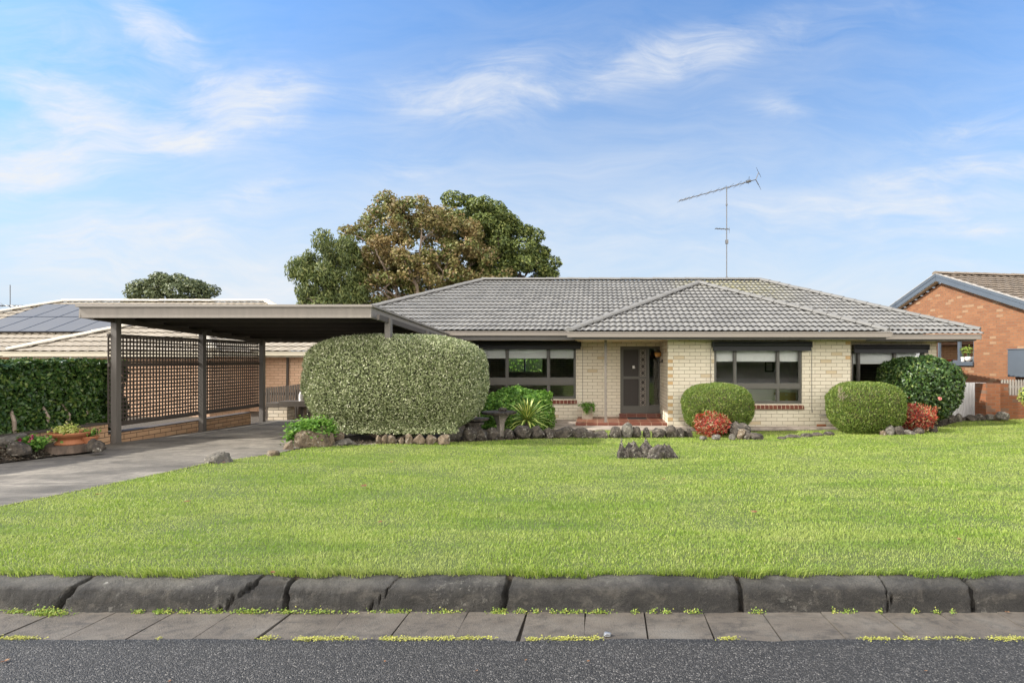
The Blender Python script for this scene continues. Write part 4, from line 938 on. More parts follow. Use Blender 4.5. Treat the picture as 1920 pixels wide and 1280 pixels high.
# ------------------------------------------------------------------ planting
def superell(n, a, b, c, p, zmin=-1.0, bump=.0, seed=0, botnarrow=0.0):
    """points and outward normals on a clipped rounded box (hedge shapes)"""
    d=rnd_unit(n*3); d=d[d[:,2]>zmin]
    k=(np.abs(d)**p).sum(1)**(-1/p)
    q=d*k[:,None]
    nr=np.sign(q)*np.abs(q)**(p-1)/np.array([a,b,c]); nr/=np.linalg.norm(nr,axis=1)[:,None]
    w=np.linalg.norm(nr*np.array([b*c,a*c,a*b])/max(b*c,a*c,a*b),axis=1)*k**2
    keep=RNG.random(len(q))<np.clip(w/np.percentile(w,98),0.05,1)
    q=q[keep][:n]; nr=nr[keep][:n]
    s=np.ones(len(q))
    if bump: s=1+bump*np.array([noise.noise(Vector(x*2.2)+Vector((seed,seed*2,0)))+.6*noise.noise(Vector(x*5.5)+Vector((0,seed,seed))) for x in q])
    if botnarrow: 
        f=1-botnarrow*np.clip(-q[:,2],0,1)**1.5; q=q*np.stack([f,f,np.ones(len(q))],1)
    return q*np.array([a,b,c])*s[:,None], nr
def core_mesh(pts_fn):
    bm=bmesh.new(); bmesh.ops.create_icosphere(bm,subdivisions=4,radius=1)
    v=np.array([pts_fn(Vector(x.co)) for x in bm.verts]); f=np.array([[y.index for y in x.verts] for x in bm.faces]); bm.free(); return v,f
def bush(name, ctr, a,b,c,p, n, L, Wd, mats, depth=.1, bump=.04, seed=0, upb=.0, botnarrow=.0, rnd=.9, parent=None, zmin=-1, core=.86, droop=0, flat=0):
    ctr=np.array(ctr)
    C,N=superell(n,a,b,c,p,zmin,bump,seed,botnarrow); n=len(C)
    C=C-N*(RNG.exponential(depth,n)-.03)[:,None]
    C=C+ctr
    nn=N+rnd_unit(n)*rnd; nn/=np.linalg.norm(nn,axis=1)[:,None]
    D=np.cross(nn,rnd_unit(n))+N*.35+np.array([0,0,upb-droop])
    def fn(v):
        v=v.normalized(); k=sum(abs(x)**p for x in v)**(-1/p); q=np.array(v)*k; s=core*(1+bump*(noise.noise(Vector(q*2.2)+Vector((seed,seed*2,0)))+.6*noise.noise(Vector(q*5.5)+Vector((0,seed,seed)))))
        f=1-botnarrow*max(0,-q[2])**1.5
        return q*np.array([a*f,b*f,c])*s+ctr
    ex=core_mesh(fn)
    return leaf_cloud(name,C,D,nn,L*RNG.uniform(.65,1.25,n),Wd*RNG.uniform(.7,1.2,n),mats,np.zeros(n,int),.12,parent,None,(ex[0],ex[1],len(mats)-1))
def stems(parent, base, tops, r, m, name='stem'):
    b=MB()
    for t in tops:
        base_=Vector(base)+Vector((random.uniform(-.08,.08),random.uniform(-.08,.08),0)); t=Vector(t); mid=base_.lerp(t,.5)+Vector((random.uniform(-.08,.08),random.uniform(-.08,.08),0)); b.tube([base_,mid,t],[r,r*.75,r*.4],7)
    b.build(name,m,parent)
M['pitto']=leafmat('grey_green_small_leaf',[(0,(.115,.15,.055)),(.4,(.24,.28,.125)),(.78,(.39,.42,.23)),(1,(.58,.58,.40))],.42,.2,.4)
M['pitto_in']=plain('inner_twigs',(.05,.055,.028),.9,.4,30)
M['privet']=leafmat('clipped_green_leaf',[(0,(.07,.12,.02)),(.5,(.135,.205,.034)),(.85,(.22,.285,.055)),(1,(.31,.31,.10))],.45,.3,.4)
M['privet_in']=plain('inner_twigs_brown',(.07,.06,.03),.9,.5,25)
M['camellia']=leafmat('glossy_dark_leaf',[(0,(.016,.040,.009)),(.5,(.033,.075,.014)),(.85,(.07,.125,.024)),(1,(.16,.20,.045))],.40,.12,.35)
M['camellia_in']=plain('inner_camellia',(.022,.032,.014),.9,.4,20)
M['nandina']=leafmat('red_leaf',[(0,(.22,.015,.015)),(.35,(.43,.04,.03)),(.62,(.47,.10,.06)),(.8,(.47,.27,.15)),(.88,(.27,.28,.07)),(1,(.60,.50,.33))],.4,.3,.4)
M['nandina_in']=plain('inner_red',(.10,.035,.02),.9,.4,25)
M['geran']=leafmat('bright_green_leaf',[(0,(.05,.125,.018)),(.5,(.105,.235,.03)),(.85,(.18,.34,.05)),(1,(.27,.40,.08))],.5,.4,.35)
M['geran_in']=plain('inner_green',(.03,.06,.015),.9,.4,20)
M['yucca']=leafmat('striped_leaf',[(0,(.22,.30,.05)),(.5,(.42,.45,.10)),(1,(.58,.56,.22))],.4,.25,.4)
M['pink']=plain('pink_petal',(.62,.25,.22),.6,.2,30)
M['magenta']=leafmat('magenta_petal',[(0,(.30,.02,.08)),(1,(.48,.08,.18))],.6,.3,.3)
# big rounded hedge
hd=empty('clipped_hedge',(-3.8,10.8,.3),'very large rounded grey-green small-leaved hedge between the drive and the front window','hedge')
a=(X(908,10.75)-X(566,10.75))/2; cx_=(X(908,10.75)+X(566,10.75))/2; zt_=Zh(627,10.7); zb_=.40
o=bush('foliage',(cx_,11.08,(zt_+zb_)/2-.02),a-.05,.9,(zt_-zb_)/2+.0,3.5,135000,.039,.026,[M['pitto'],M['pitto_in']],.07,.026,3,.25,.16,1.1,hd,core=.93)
C_,N_=superell(1800,a-.02,.92,(zt_-zb_)/2+.02,3.5,-.5,.026,3,.16); leaf_cloud('leaves',C_+np.array((cx_,11.08,(zt_+zb_)/2-.02)),N_+[0,0,.5]+rnd_unit(len(C_))*.5,rnd_unit(len(C_)),.085,.022,M['pitto'],parent=hd)
stems(hd,(cx_,10.6,.2),[(cx_+d_,10.55,.8) for d_ in (-1.2,-.8,-.4,0,.4,.8,1.2)],.03,M['bark'])
C=np.stack([RNG.uniform(cx_-1.5,cx_+1.4,3000),RNG.normal(10.36,.07,3000),.46+np.abs(RNG.normal(0,.12,3000))],1)
leaf_cloud('low_shoots',C,rnd_unit(3000)+[0,-.2,.7],rnd_unit(3000)+[0,-1,.4],.038*RNG.uniform(.7,1.2,3000),.024,M['pitto'],parent=hd)
# two clipped round shrubs
def round_shrub(px0,px1,py0,py1,Y,lab,p,seed,bn,bare=False):
    x0,x1=X(px0,Y),X(px1,Y); z1=Zh(py0,Y); z0=Zh(py1,Y); c=((x0+x1)/2,Y+.55,(z0+z1)/2); x0,x1=X(px0,Y+.4),X(px1,Y+.4); c=((x0+x1)/2,c[1],c[2]); s=empty('round_shrub',(c[0],c[1],z0),lab,'shrub','clipped round shrubs before the front wall')
    a_=(x1-x0)/2*(.93 if bn<.15 else .885); z1-=.09; c=(c[0],c[1],(z0+z1)/2); bush('foliage',c,a_,a_*.95,(z1-z0)/2*1.03,p,40000,.047,.021,[M['privet'],M['privet_in']],.055,.055,seed,.9,bn,.9,s,core=.92)
    k=500; C_,N_=superell(k,a_*1.02,a_*.97,(z1-z0)/2*1.05,p,-.3,.055,seed,bn); N_=N_+[0,0,.6]; leaf_cloud('leaves',C_+np.array(c),N_+rnd_unit(len(C_))*.4,rnd_unit(len(C_)),.09,.018,M['privet'],parent=s)
    stems(s,(c[0],c[1],z0-.08),[(c[0]+d_,c[1]-.05,z0+.35) for d_ in (-.3,-.1,.12,.3)],.03,M['bark'])
    return s,c,a_
round_shrub(1278,1415,717,812,13.25,'clipped round green shrub in front of the front wing window, behind the first red bush',2.7,5,.12)
s_,c_,a_=round_shrub(1557,1696,714,818,13.0,'clipped barrel shaped green shrub with a bare twiggy patch, beside the camellia',3.2,9,.2)
b=MB()
bx=P(1577,742,13.0); 
for k in range(22):
    q=bx+Vector((random.uniform(-.09,.11),random.uniform(-.06,.08),random.uniform(-.16,.14))); b.bar(q,q+Vector((random.uniform(-.05,.05),random.uniform(-.04,.02),random.uniform(.05,.14))),.007,.007)
tb=b.build('bare_twigs',M['bark_pale'],s_)
# camellia shrub
Y=14.0; cm=empty('camellia_bush',(X(1728,Y),Y+.5,.1),'tall glossy dark green camellia bush with one pink flower by the metal fence','bush')
x0,x1=X(1659,Y+.5)+.13,X(1799,Y+.5)-.15; bush('foliage',((x0+x1)/2,Y+.65,(Zh(671,Y)+Zh(790,Y))/2),(x1-x0)/2,.95,(Zh(671,Y)-Zh(790,Y))/2,3.1,16000,.09,.052,[M['camellia'],M['camellia_in']],.09,.09,21,0,.25,.75,cm,core=.82,droop=.25)
stems(cm,((x0+x1)/2,Y+.6,.02),[((x0+x1)/2+d_,Y+.5,.6) for d_ in (-.25,0,.22)],.035,M['bark'])
def flower(p,r,m,par=None,name='flower'):
    n=40; C=np.array(p)+rnd_unit(n)*r*.55; nn=rnd_unit(n)+[0,-1.2,.2]; return leaf_cloud(name,C,rnd_unit(n),nn,r*1.1,r*.9,m,parent=par)
flower(P(1762,747,13.58),.05,M['pink'],cm)
# red heavenly bamboo
def nand(px0,px1,py0,py1,Y,lab,seed,n=3300,mats=None):
    x0,x1=X(px0,Y),X(px1,Y); z0,z1=Zh(py1,Y),Zh(py0,Y); s=empty('red_bush',((x0+x1)/2,Y+.3,z0),lab,'bush','low red bushes in the rockery')
    bush('foliage',((x0+x1)/2*(Y+.3)/Y,Y+.38,(z0+z1)/2),(x1-x0)/2*.95,.42,(z1-z0)/2+.0,2.1,n,.075,.021,[M['nandina'],M['nandina_in']],.09,.34,seed,.5,.1,1.0,s,core=.62)
    return s
s=nand(1303,1367,777,822,12.6,'low bushy red and pink leaved plant before the shrub under the front wing window',31)
s=nand(1685,1756,762,809,12.9,'low bushy plant with red and yellow leaves at the foot of the camellia bush',35)
# leafy green plant under the left window, yucca
g=empty('leafy_shrub',(X(965,13.6),14.2,.1),'bright green leafy shrub under the wide window beside the big hedge','shrub')
Y=13.6; x0,x1=X(893,Y),X(1032,Y)
bush('foliage',((x0+x1)/2,Y+.7,Zh(783,Y)),(x1-x0)/2,.85,Zh(731,Y)-Zh(783,Y),2.2,15000,.07,.055,[M['geran'],M['geran_in']],.09,.22,41,.2,.05,.7,g,core=.78)
yu=empty('yucca',(X(986,12.4),12.55,.15),'spiky yellow striped yucca beside the stone table','plant')
def yucca(c,n,L):
    b=MB()
    for k in range(n):
        ph=2*math.pi*((k*.618)%1); el=math.radians(-18+100*(k/n)**.9); l=L*random.uniform(.8,1.08)*(.82 if el>1.0 else 1); w=.034*random.uniform(.95,1.25)
        pts=[]; 
        for i in range(7):
            t=i/6; e=el-.30*t*t*math.cos(el)*random.uniform(.7,1.1); pts.append(Vector(c)+Vector((math.cos(ph)*math.cos(e),math.sin(ph)*math.cos(e),math.sin(e)))*l*t+Vector((0,0,.02)))
        sd=Vector((-math.sin(ph),math.cos(ph),0)); upv=sd.cross((pts[-1]-pts[0]).normalized())
        for i in range(6):
            def ww(t): return w*(.55+.9*t if t<.4 else .91*(1-((t-.4)/.6)**1.6))+.002
            w0,w1=ww(i/6),ww((i+1)/6)
            for (f0,f1,m_) in ((-1,-.35,1),(-.35,.35,0),(.35,1,1)):
                def q(P_,w_,f): return P_+sd*w_*f-upv*w_*.35*(1-abs(f))
                b.quad([q(pts[i],w0,f0),q(pts[i],w0,f1),q(pts[i+1],w1,f1),q(pts[i+1],w1,f0)],m_)
    return b
M['yucca_g']=plain('yucca_green',(.14,.24,.04),.4,.25,8); M['yucca_y']=plain('yucca_yellow',(.62,.60,.17),.4,.15,8)
yucca((X(987,12.4),12.5,Zh(790,12.4)),78,.66).build('leaves',[M['yucca_y'],M['yucca_g']],yu)
b=MB(); b.tube([(X(987,12.4),12.5,.05),(X(987,12.4),12.5,Zh(788,12.4))],[.07,.05],10); b.build('stem',M['bark'],yu)
# clump at the corner of the drive
cl=empty('leafy_plant',(X(575,9.9),10.0,.33),'bright green low leafy plant by the tan boulder at the drive corner','plant')
C=[];
for (px,py,k,sx_) in ((575,800,900,.24),(592,795,700,.2),(560,812,420,.12),(553,822,200,.06),(610,806,420,.15)):
    q=P(px,py,9.75); C.append(np.array(q)+RNG.normal(size=(k,3))*[sx_*.55,.14,.055])
C=np.concatenate(C); n=len(C); leaf_cloud('foliage',C,rnd_unit(n)*[1,1,.5]+[0,-.1,.3],rnd_unit(n)*.6+[0,-.2,1],.075*RNG.uniform(.6,1.3,n),.042,M['geran'],parent=cl)
# hedge along the left boundary
lh=empty('camellia_hedge',(-10.3,9,.6),'dense dark glossy hedge along the left boundary behind the low wall','hedge')
n=25000; face=RNG.random(n); y=RNG.uniform(6.6,11.1,n); z=RNG.uniform(.62,1.88,n); x=np.full(n,-9.78)
top=face>.72; x[top]=RNG.uniform(-11.3,-9.7,top.sum()); z[top]=1.86
end=(face>.67)&(face<=.72); x[end]=RNG.uniform(-11.3,-9.75,end.sum()); y[end]=11.08
C=np.stack([x,y,z],1); bumpn=np.array([noise.noise(Vector(q*2.3))*.09+noise.noise(Vector(q*6))*.05 for q in C])
N=np.zeros((n,3)); N[:,0]=1; N[top]=[0.2,0,1]; N[end]=[0,1,0]
C=C+N*(bumpn-RNG.exponential(.06,n))[:,None]; nn=N*.9+rnd_unit(n)*.8
ev=[]; ef=[]
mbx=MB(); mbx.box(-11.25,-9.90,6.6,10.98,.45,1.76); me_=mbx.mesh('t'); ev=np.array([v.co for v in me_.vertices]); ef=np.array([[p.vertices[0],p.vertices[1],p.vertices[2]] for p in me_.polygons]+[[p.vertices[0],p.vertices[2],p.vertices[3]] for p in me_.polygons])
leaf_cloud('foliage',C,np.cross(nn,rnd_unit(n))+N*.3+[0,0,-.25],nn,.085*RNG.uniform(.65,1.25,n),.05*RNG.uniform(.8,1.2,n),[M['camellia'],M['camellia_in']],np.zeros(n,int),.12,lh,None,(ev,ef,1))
b=MB()
for k in range(9):
    q=Vector((-9.85,6.9+k*.42,.55)); b.tube([q,q+Vector((.06,random.uniform(-.1,.1),.3)),q+Vector((-.1,random.uniform(-.15,.15),.7))],[.035,.028,.016],7)
b.build('stem',M['bark_pale'],lh)
# shrubs behind the lattice
for (x,y,z,r,l) in ():
    s=empty('garden_shrub',(x,y,.1),l,'shrub'); bush('foliage',(x,y,z),r,r,r*1.1,2.0,1100,.11,.05,[M['geran'],M['geran_in']],.14,.4,int(x*7),.1,.1,.8,s)
# planter by the door
yb=empty('yellow_bush',(X(1925,13.2),13.6,.2),'yellow flowering bush at the low red brick wall on the right','bush')
bush('foliage',(X(1941,13.9),13.9,Zh(745,13.6)),.34,.35,.27,2.1,900,.06,.04,[M['yucca'],M['geran_in']],.06,.15,77,.2,.1,.8,yb)
# ------------------------------------------------------------------ trees behind the house
def limbs(par,base,H,spread,n,m,r0=.28,fork=.35,seed=1,ctr=None):
    rd=random.Random(seed); b=MB(); base=Vector(base); top=base+Vector((0,0,H*fork)); b.tube([base,base.lerp(top,.5)+Vector((.1,0,0)),top],[r0*1.25,r0*1.05,r0*.9],9); ends=[]
    for k in range(n):
        ph=2*math.pi*k/n+rd.uniform(-.3,.3); e=top+Vector((math.cos(ph)*spread*rd.uniform(.4,1),math.sin(ph)*spread*.8*rd.uniform(.4,1),H*(1-fork)*rd.uniform(.35,.92))); m_=top.lerp(e,.5)+Vector((rd.uniform(-.5,.5),rd.uniform(-.5,.5),rd.uniform(0,.8))); b.tube([top-Vector((0,0,.2)),m_,e],[r0*.5,r0*.3,r0*.1],6)
        for j in range(4):
            s=m_.lerp(e,rd.uniform(0,.8)); f=s+Vector((rd.uniform(-1,1)*spread*.35,rd.uniform(-1,1)*spread*.35,rd.uniform(.1,.9)*spread*.3)); b.tube([s,s.lerp(f,.5)+Vector((0,0,.15)),f],[r0*.18,r0*.12,r0*.05],5); ends.append(f)
        ends.append(e)
    b.build('trunk',m,par); return ends
def clumps(name,par,cl,per,L,W,m,flat=.6,droop=0.0,upn=.4,shell=.5):
    """cl: list of (centre, radius); leaves scattered through each clump"""
    C=[];N=[]
    for c,r in cl:
        k=max(20,int(per*r*r)); d=rnd_unit(k); rr=r*(shell+(1-shell)*RNG.random(k))**.6
        C.append(np.array(c)+d*rr[:,None]*[1,1,flat]); N.append(d)
    C=np.concatenate(C); N=np.concatenate(N); n=len(C)
    nn=N+rnd_unit(n)*.8+[0,0,upn]; D=np.cross(nn,rnd_unit(n))+[0,0,-droop]
    return leaf_cloud(name,C,D,nn,L*RNG.uniform(.6,1.3,n),W*RNG.uniform(.7,1.2,n),m,parent=par)
M['leaf_autumn']=leafmat('autumn_leaf',[(0,(.07,.09,.025)),(.4,(.16,.19,.05)),(.74,(.25,.25,.08)),(.85,(.25,.17,.06)),(.93,(.33,.22,.12)),(1,(.46,.40,.25))],.5,.3,.35,((.25,.17,.07),.5))
M['leaf_dark']=leafmat('dark_tree_leaf',[(0,(.045,.07,.018)),(.5,(.11,.145,.034)),(.85,(.20,.235,.058)),(1,(.27,.29,.08))],.5,.2,.35)
M['leaf_weep']=leafmat('weeping_leaf',[(0,(.045,.068,.022)),(.5,(.10,.13,.036)),(.85,(.165,.19,.055)),(1,(.23,.24,.085))],.5,.25,.3)
M['leaf_far']=leafmat('far_leaf',[(0,(.05,.07,.032)),(.5,(.11,.135,.06)),(1,(.19,.21,.095))],.5,.2,.3)
def fill(Y,poly_rows,n,r,depth,seed):
    """clump centres inside an outline given as rows (py, px0, px1)"""
    rd=random.Random(seed); out=[]; rows=sorted(poly_rows); pys=[q[0] for q in rows]
    while len(out)<n:
        py=rd.uniform(pys[0],pys[-1]); a=np.interp(py,pys,[q[1] for q in rows]); b=np.interp(py,pys,[q[2] for q in rows]); px=rd.uniform(a,b); y=Y+rd.uniform(-depth,depth)*math.sqrt(max(.05,1-((px-(a+b)/2)/max(1,(b-a)/2))**2))
        out.append((P(px,py,Y)+Vector((0,y-Y,0)),r*rd.uniform(.6,1.25)))
    return out
YT=36.0
t=empty('autumn_tree',(X(780,YT),YT,0),'large broad tree turning brown and olive behind the left roof','tree')
rows=[(392,740,800),(402,700,870),(418,672,895),(438,664,900),(455,676,910),(480,655,930),(505,640,950),(530,625,955),(575,618,945),(640,640,900)]
e=limbs(t,(X(790,YT),YT,0),11.5,4.6,15,M['bark_pale'],.34,.30,4)
cl_=fill(YT,rows,330,.62,3.2,8)+[(x,.6) for x in e]
cl_+=[(P(px_,py_,YT+.5),.62) for px_,py_ in ((815,398),(832,396),(848,400),(858,408),(838,410),(820,408),(870,420),(880,432))]
clumps('crown',t,cl_,400,.20,.16,M['leaf_autumn'],.75,.1,.3,.15)
YT=39.0
t=empty('evergreen_tree',(X(930,YT),YT,0),'dark green dense tree with puffy crown at the right of the brown tree','tree')
rows=[(380,862,885),(392,838,945),(410,850,955),(430,870,990),(460,870,1012),(490,880,1035),(510,885,1040),(530,890,1022),(620,880,990)]
limbs(t,(X(940,YT),YT,0),11,4.2,13,M['bark'],.36,.35,6)
cl_=fill(YT,rows,190,.78,3.0,15)
clumps('crown',t,cl_,620,.22,.15,M['leaf_dark'],.62,0,.6,.55)
YT=33.0
t=empty('weeping_tree',(X(615,YT),YT,0),'feathery drooping green tree at the left of the brown tree','tree')
rows=[(455,615,640),(466,594,665),(486,576,675),(505,560,680),(530,560,680),(560,566,680),(640,575,670)]
limbs(t,(X(625,YT),YT,0),7.2,2.0,10,M['bark'],.22,.3,9)
cl_=fill(YT,rows,95,.55,1.8,22)
clumps('crown',t,cl_,1000,.29,.085,M['leaf_weep'],1.25,.9,.2,.25)
rows=[(437,612,650),(470,575,600),(505,556,566),(560,560,568)]
YT=60.0
t=empty('distant_tree',(X(330,YT),YT,0),'small distant round tree above the carport roof','tree')
rows=[(521,304,342),(530,280,370),(541,268,402),(556,252,404),(575,258,398),(640,270,390)]
limbs(t,(X(330,YT),YT,0),9,3.5,10,M['bark'],.3,.3,12)
clumps('crown',t,fill(YT,rows,85,1.0,3,31),300,.30,.22,M['leaf_far'],.7,0,.5,.4)
s=empty('back_hedge',(-4,28,.0),'green hedge in the back yard, glimpsed through the wide window and the room','hedge')
bush('foliage',(-4,28.3,1.3),5,.9,1.35,4,9000,.16,.10,[M['geran'],M['geran_in']],.12,.08,90,.3,0,.8,s,core=.9)
# a hedge across the street, seen mirrored in the windows
t=empty('street_hedge',(0,-11,.5),'long green hedge on the far side of the street','hedge')
b=MB(); 
bush('foliage',(0,-12.5,1.8),26,1.2,1.5,6,14000,.5,.36,[M['privet'],M['privet_in']],.05,.02,3,.2,0,.8,t,core=.95)
# ------------------------------------------------------------------ rocks
def rock_mesh(seed, sx, sy, sz, jag=.10, sub=4, cuts=13, base=.55):
    rd=random.Random(seed); pl=[]
    for k in range(cuts):
        v=Vector((rd.gauss(0,1),rd.gauss(0,1),rd.gauss(0,1)*.9)).normalized(); pl.append((v,rd.uniform(.62,1.0)))
    bm=bmesh.new(); bmesh.ops.create_icosphere(bm,subdivisions=sub,radius=1)
    off=Vector((rd.uniform(0,50),rd.uniform(0,50),0))
    for v in bm.verts:
        d=v.co.normalized(); r=1.0
        for n,k in pl:
            q=d.dot(n)
            if q>.05: r=min(r,k/q)
        r*=1+jag*(noise.noise(d*1.8+off)+.5*noise.noise(d*4.5+off)+.3*noise.noise(d*10+off))
        p=d*r; p=Vector((p.x*sx,p.y*sy,p.z*sz)); 
        if p.z<-base*sz: p.z=-base*sz
        v.co=p
    me=bpy.data.meshes.new('rock'); bm.to_mesh(me); bm.free(); return me
def rock(px0,px1,py0,py1,Y,m,label,seed,group=None,name='rock',jag=.10,dep=None,sink=.03,z0=None):
    x0,x1=X(px0,Y),X(px1,Y); zt,zb=Zh(py0,Y),Zh(py1,Y); w=(x1-x0)/2; h=(zt-zb)
    sz=(h+sink)/1.55; me=rock_mesh(seed,w*1.12,(dep or w*.85),sz*1.05,jag); me.polygons.foreach_set('use_smooth',[False]*len(me.polygons))
    ctr=Vector(((x0+x1)/2,Y+(dep or w*.85)*.7,zb-sink+sz*.55*1.05))
    o=link(me,name,M[m]); o.location=ctr; o.rotation_euler=(random.uniform(-.06,.06),random.uniform(-.08,.08),0)
    return tag(o,label,'rock',group)
O=['first','second','third','fourth','fifth','sixth','seventh','eighth','ninth','tenth','eleventh','twelfth','thirteenth','fourteenth','fifteenth']
rock(546,608,805,840,9.45,'rock_tan','big angular tan boulder at the drive corner of the hedge bed',1,dep=.25)
rock(592,612,800,826,9.62,'rock_tan','narrow upright tan rock leaning behind the big boulder at the drive corner',2,dep=.12)
rock(599,625,813,836,9.6,'rock_tan','rounded tan rock beside the big boulder under the hedge',3)
rock(617,642,810,826,9.95,'rock_tan','small tan rock tucked under the left end of the big hedge',4)
rock(620,664,823,838,9.75,'rock_pale','flat pale slab at the lawn edge below the left end of the hedge',5,dep=.16)
rock(527,548,826,846,9.2,'rock_tan','small low rock at the drive side of the big tan boulder',6)
for k,(a,b) in enumerate(((704,713),(714,724),(725,739),(746,756),(757,771),(772,795),(796,816),(820,842))):
    rock(a,b,814 if k!=3 else 821,830,10.05+.08*k/4,'rock_tan',f'small tan edging stone under the big hedge, {O[k]} from the left in its row',20+k,'tan edging stones under the hedge',name='edging_stone',dep=.07)
rock(832,865,800,822,10.95,'rock_pale','pale wedge shaped rock under the right end of the big hedge',40)
rock(864,891,802,824,10.9,'rock_dark','grey rock between the pale wedge rock and the flat stone slab',41)
rock(888,911,805,823,11.1,'rock_dark','grey rounded rock just left of the stone table foot',42)
rock(910,933,803,821,11.35,'rock_dark','small grey rock touching the stone table foot',43)
rock(944,962,805,819,11.6,'rock_dark','small dark rock just right of the stone table foot',44)
rock(960,996,799,819,11.7,'rock_dark','long dark rock below the yucca',45,dep=.2)
rock(994,1020,799,818,11.9,'rock_dark','dark rock at the right foot of the yucca',46)
R_=[(1018,1037,801,819),(1036,1078,800,819),(1075,1106,802,819),(1092,1116,808,820),(1113,1140,808,821),(1141,1168,801,820),(1166,1187,794,817),(1184,1202,800,818),(1206,1220,802,818),(1221,1246,802,818),(1247,1271,799,818),(1268,1286,801,819),(1284,1299,802,818)]
for k,(a,b,c,d_) in enumerate(R_):
    lab={1:'long low dark rock left of the porch in the rock edging',6:'tall blocky pale rock in front of the porch step',10:'brown topped rock in the edging by the right end of the porch'}.get(k,f'dark weathered rock in the edging before the porch, {O[k]} from the left after the yucca')
    rock(a,b,c,d_,12.1+.055*k,'rock_pale' if k==6 else 'rock_dark',lab,60+k,'rocks edging the lawn before the porch',dep=.13)
for k,(a,b,c,d_,Y,m,l) in enumerate(((1364,1388,790,806,12.95,'rock_dark','dark rock wedged between the red bush and the clipped shrub'),(1372,1409,794,816,12.6,'rock_dark','large dark rounded rock right of the first red bush'),(1382,1404,805,821,12.35,'rock_tan','brown topped rock in front of the large dark rock by the red bush'),(1395,1412,808,822,12.3,'rock_dark','small dark rock between the brown topped rock and the wedge rock'),(1406,1432,810,824,12.25,'rock_dark','wedge shaped dark rock at the right end of the red bush rockery'),
    (1368,1380,814,822,12.2,'rock_pale','small pale stone at the right foot of the first red bush'),(1336,1353,815,822,12.2,'rock_pale','flat pale stone at the front of the first red bush'),(1313,1326,816,823,12.2,'rock_pale','small pale stone at the left front of the first red bush'),
    (1458,1476,819,824,12.3,'rock_dark','low dark stone at the left end of the sunken row near the barrel shrub'),(1474,1505,815,822,12.55,'rock_dark','broad low dark stone in the sunken row before the front wall'),(1503,1526,813,819,12.7,'rock_dark','third stone from the left in the sunken row before the front wall'),(1524,1547,811,817,12.85,'rock_dark','fourth stone from the left in the sunken row before the front wall'),(1547,1566,809,815,13.0,'rock_dark','small dark stone of the sunken row touching the barrel shrub'),
    (1651,1666,804,818,12.75,'rock_tan','orange tan rock at the right foot of the barrel shrub'),(1663,1680,798,817,12.75,'rock_pale','upright pale rock beside the orange tan rock'),(1677,1701,799,815,12.75,'rock_dark','dark rock left in front of the second red bush'),(1697,1719,806,815,12.7,'rock_pale','flat grey rock in front of the second red bush'),(1715,1735,802,811,12.85,'rock_dark','low dark rock at the middle of the second red bush front'),(1746,1760,799,809,13.1,'rock_dark','low dark rock at the right end of the second red bush'),
    (1762,1779,780,791,14.6,'rock_dark','dark rock under the camellia at the left end of the metal fence'),(1777,1795,777,789,14.8,'rock_dark','second rock from the left at the foot of the metal fence'),(1793,1806,775,788,14.9,'rock_pale','small upright grey rock at the middle of the metal fence'),(1815,1834,778,787,15.0,'rock_dark','low dark rock at the sunlit part of the metal fence'),(1833,1854,776,787,15.0,'rock_dark','dark rock at the right end of the metal fence'),(1852,1869,775,786,14.9,'rock_pale','pale pointed rock at the foot of the red brick pillar'),(1867,1880,777,787,14.8,'rock_tan','flat tan rock between the pillar and the low red wall'),(1874,1895,771,785,14.7,'rock_pale','pale round rock at the left end of the low red wall'))):
    rock(a,b,c,d_,Y,m,l,90+k,dep=max(.08,X(b,Y)/2-X(a,Y)/2)*.9)
rock(378,430,850,876,7.75,'rock_pale','grey wedge rock at the lawn edge beside the drive',130,dep=.14,jag=.16)
rock(494,519,844,858,8.5,'rock_tan','small brown rock at the lawn edge nearer the hedge end of the drive',131)
rock(-12,27,814,838,8.35,'rock_pale','large pale topped rock at the left of the mulch bed beside the low wall',132,dep=.2)
rock(8,42,829,850,8.15,'rock_dark','dark rock in the mulch bed below the pale topped rock',133)
rock(160,174,824,843,8.75,'rock_dark','dark grey split slab leaning beside the terracotta pots',134,dep=.09,jag=.05)
rock(170,187,827,845,8.72,'rock_dark','second dark grey split slab nearest the carport post',135,dep=.09,jag=.05)
# jagged weathered stump standing in the lawn
Y=9.1; b=[]
bmx=bmesh.new()
for k,(a,b_,c,d_) in enumerate(((1158,1168,825,861),(1163,1178,840,862),(1170,1181,832,858),(1178,1203,829,862),(1203,1226,826,863),(1218,1246,836,863),(1240,1258,840,863),(1243,1254,833,856),(1251,1267,838,864),(1260,1274,853,865))):
    x0,x1=X(a,Y),X(b_,Y); zt,zb=Zh(c,Y),Zh(d_,Y); me=rock_mesh(300+k,(x1-x0)*.62,.10,(zt-zb)*.66,.36,4,8,.6)
    yo=random.uniform(-.02,.12)
    for v in me.vertices:
        h=max(0,v.co.z/((zt-zb)*.66)); tp=(.62,.3,.5,.25,.5,.18,.3,.45,.2,.5)[k]; v.co.x*=1-tp*h; v.co.y*=1-.5*tp*h
        v.co+=Vector(((x0+x1)/2+ (random.Random(k).uniform(-.25,.25)*(x1-x0))*h*1.5,Y+yo,zb+(zt-zb)*.38))
    bmx.from_mesh(me)
me=bpy.data.meshes.new('weathered_stump'); bmx.to_mesh(me); bmx.free()
tag(link(me,'weathered_stump',M['stump'],None,(X(1213,Y),Y,Zh(862,Y))),'jagged weathered grey stump standing alone in the lawn','stump')
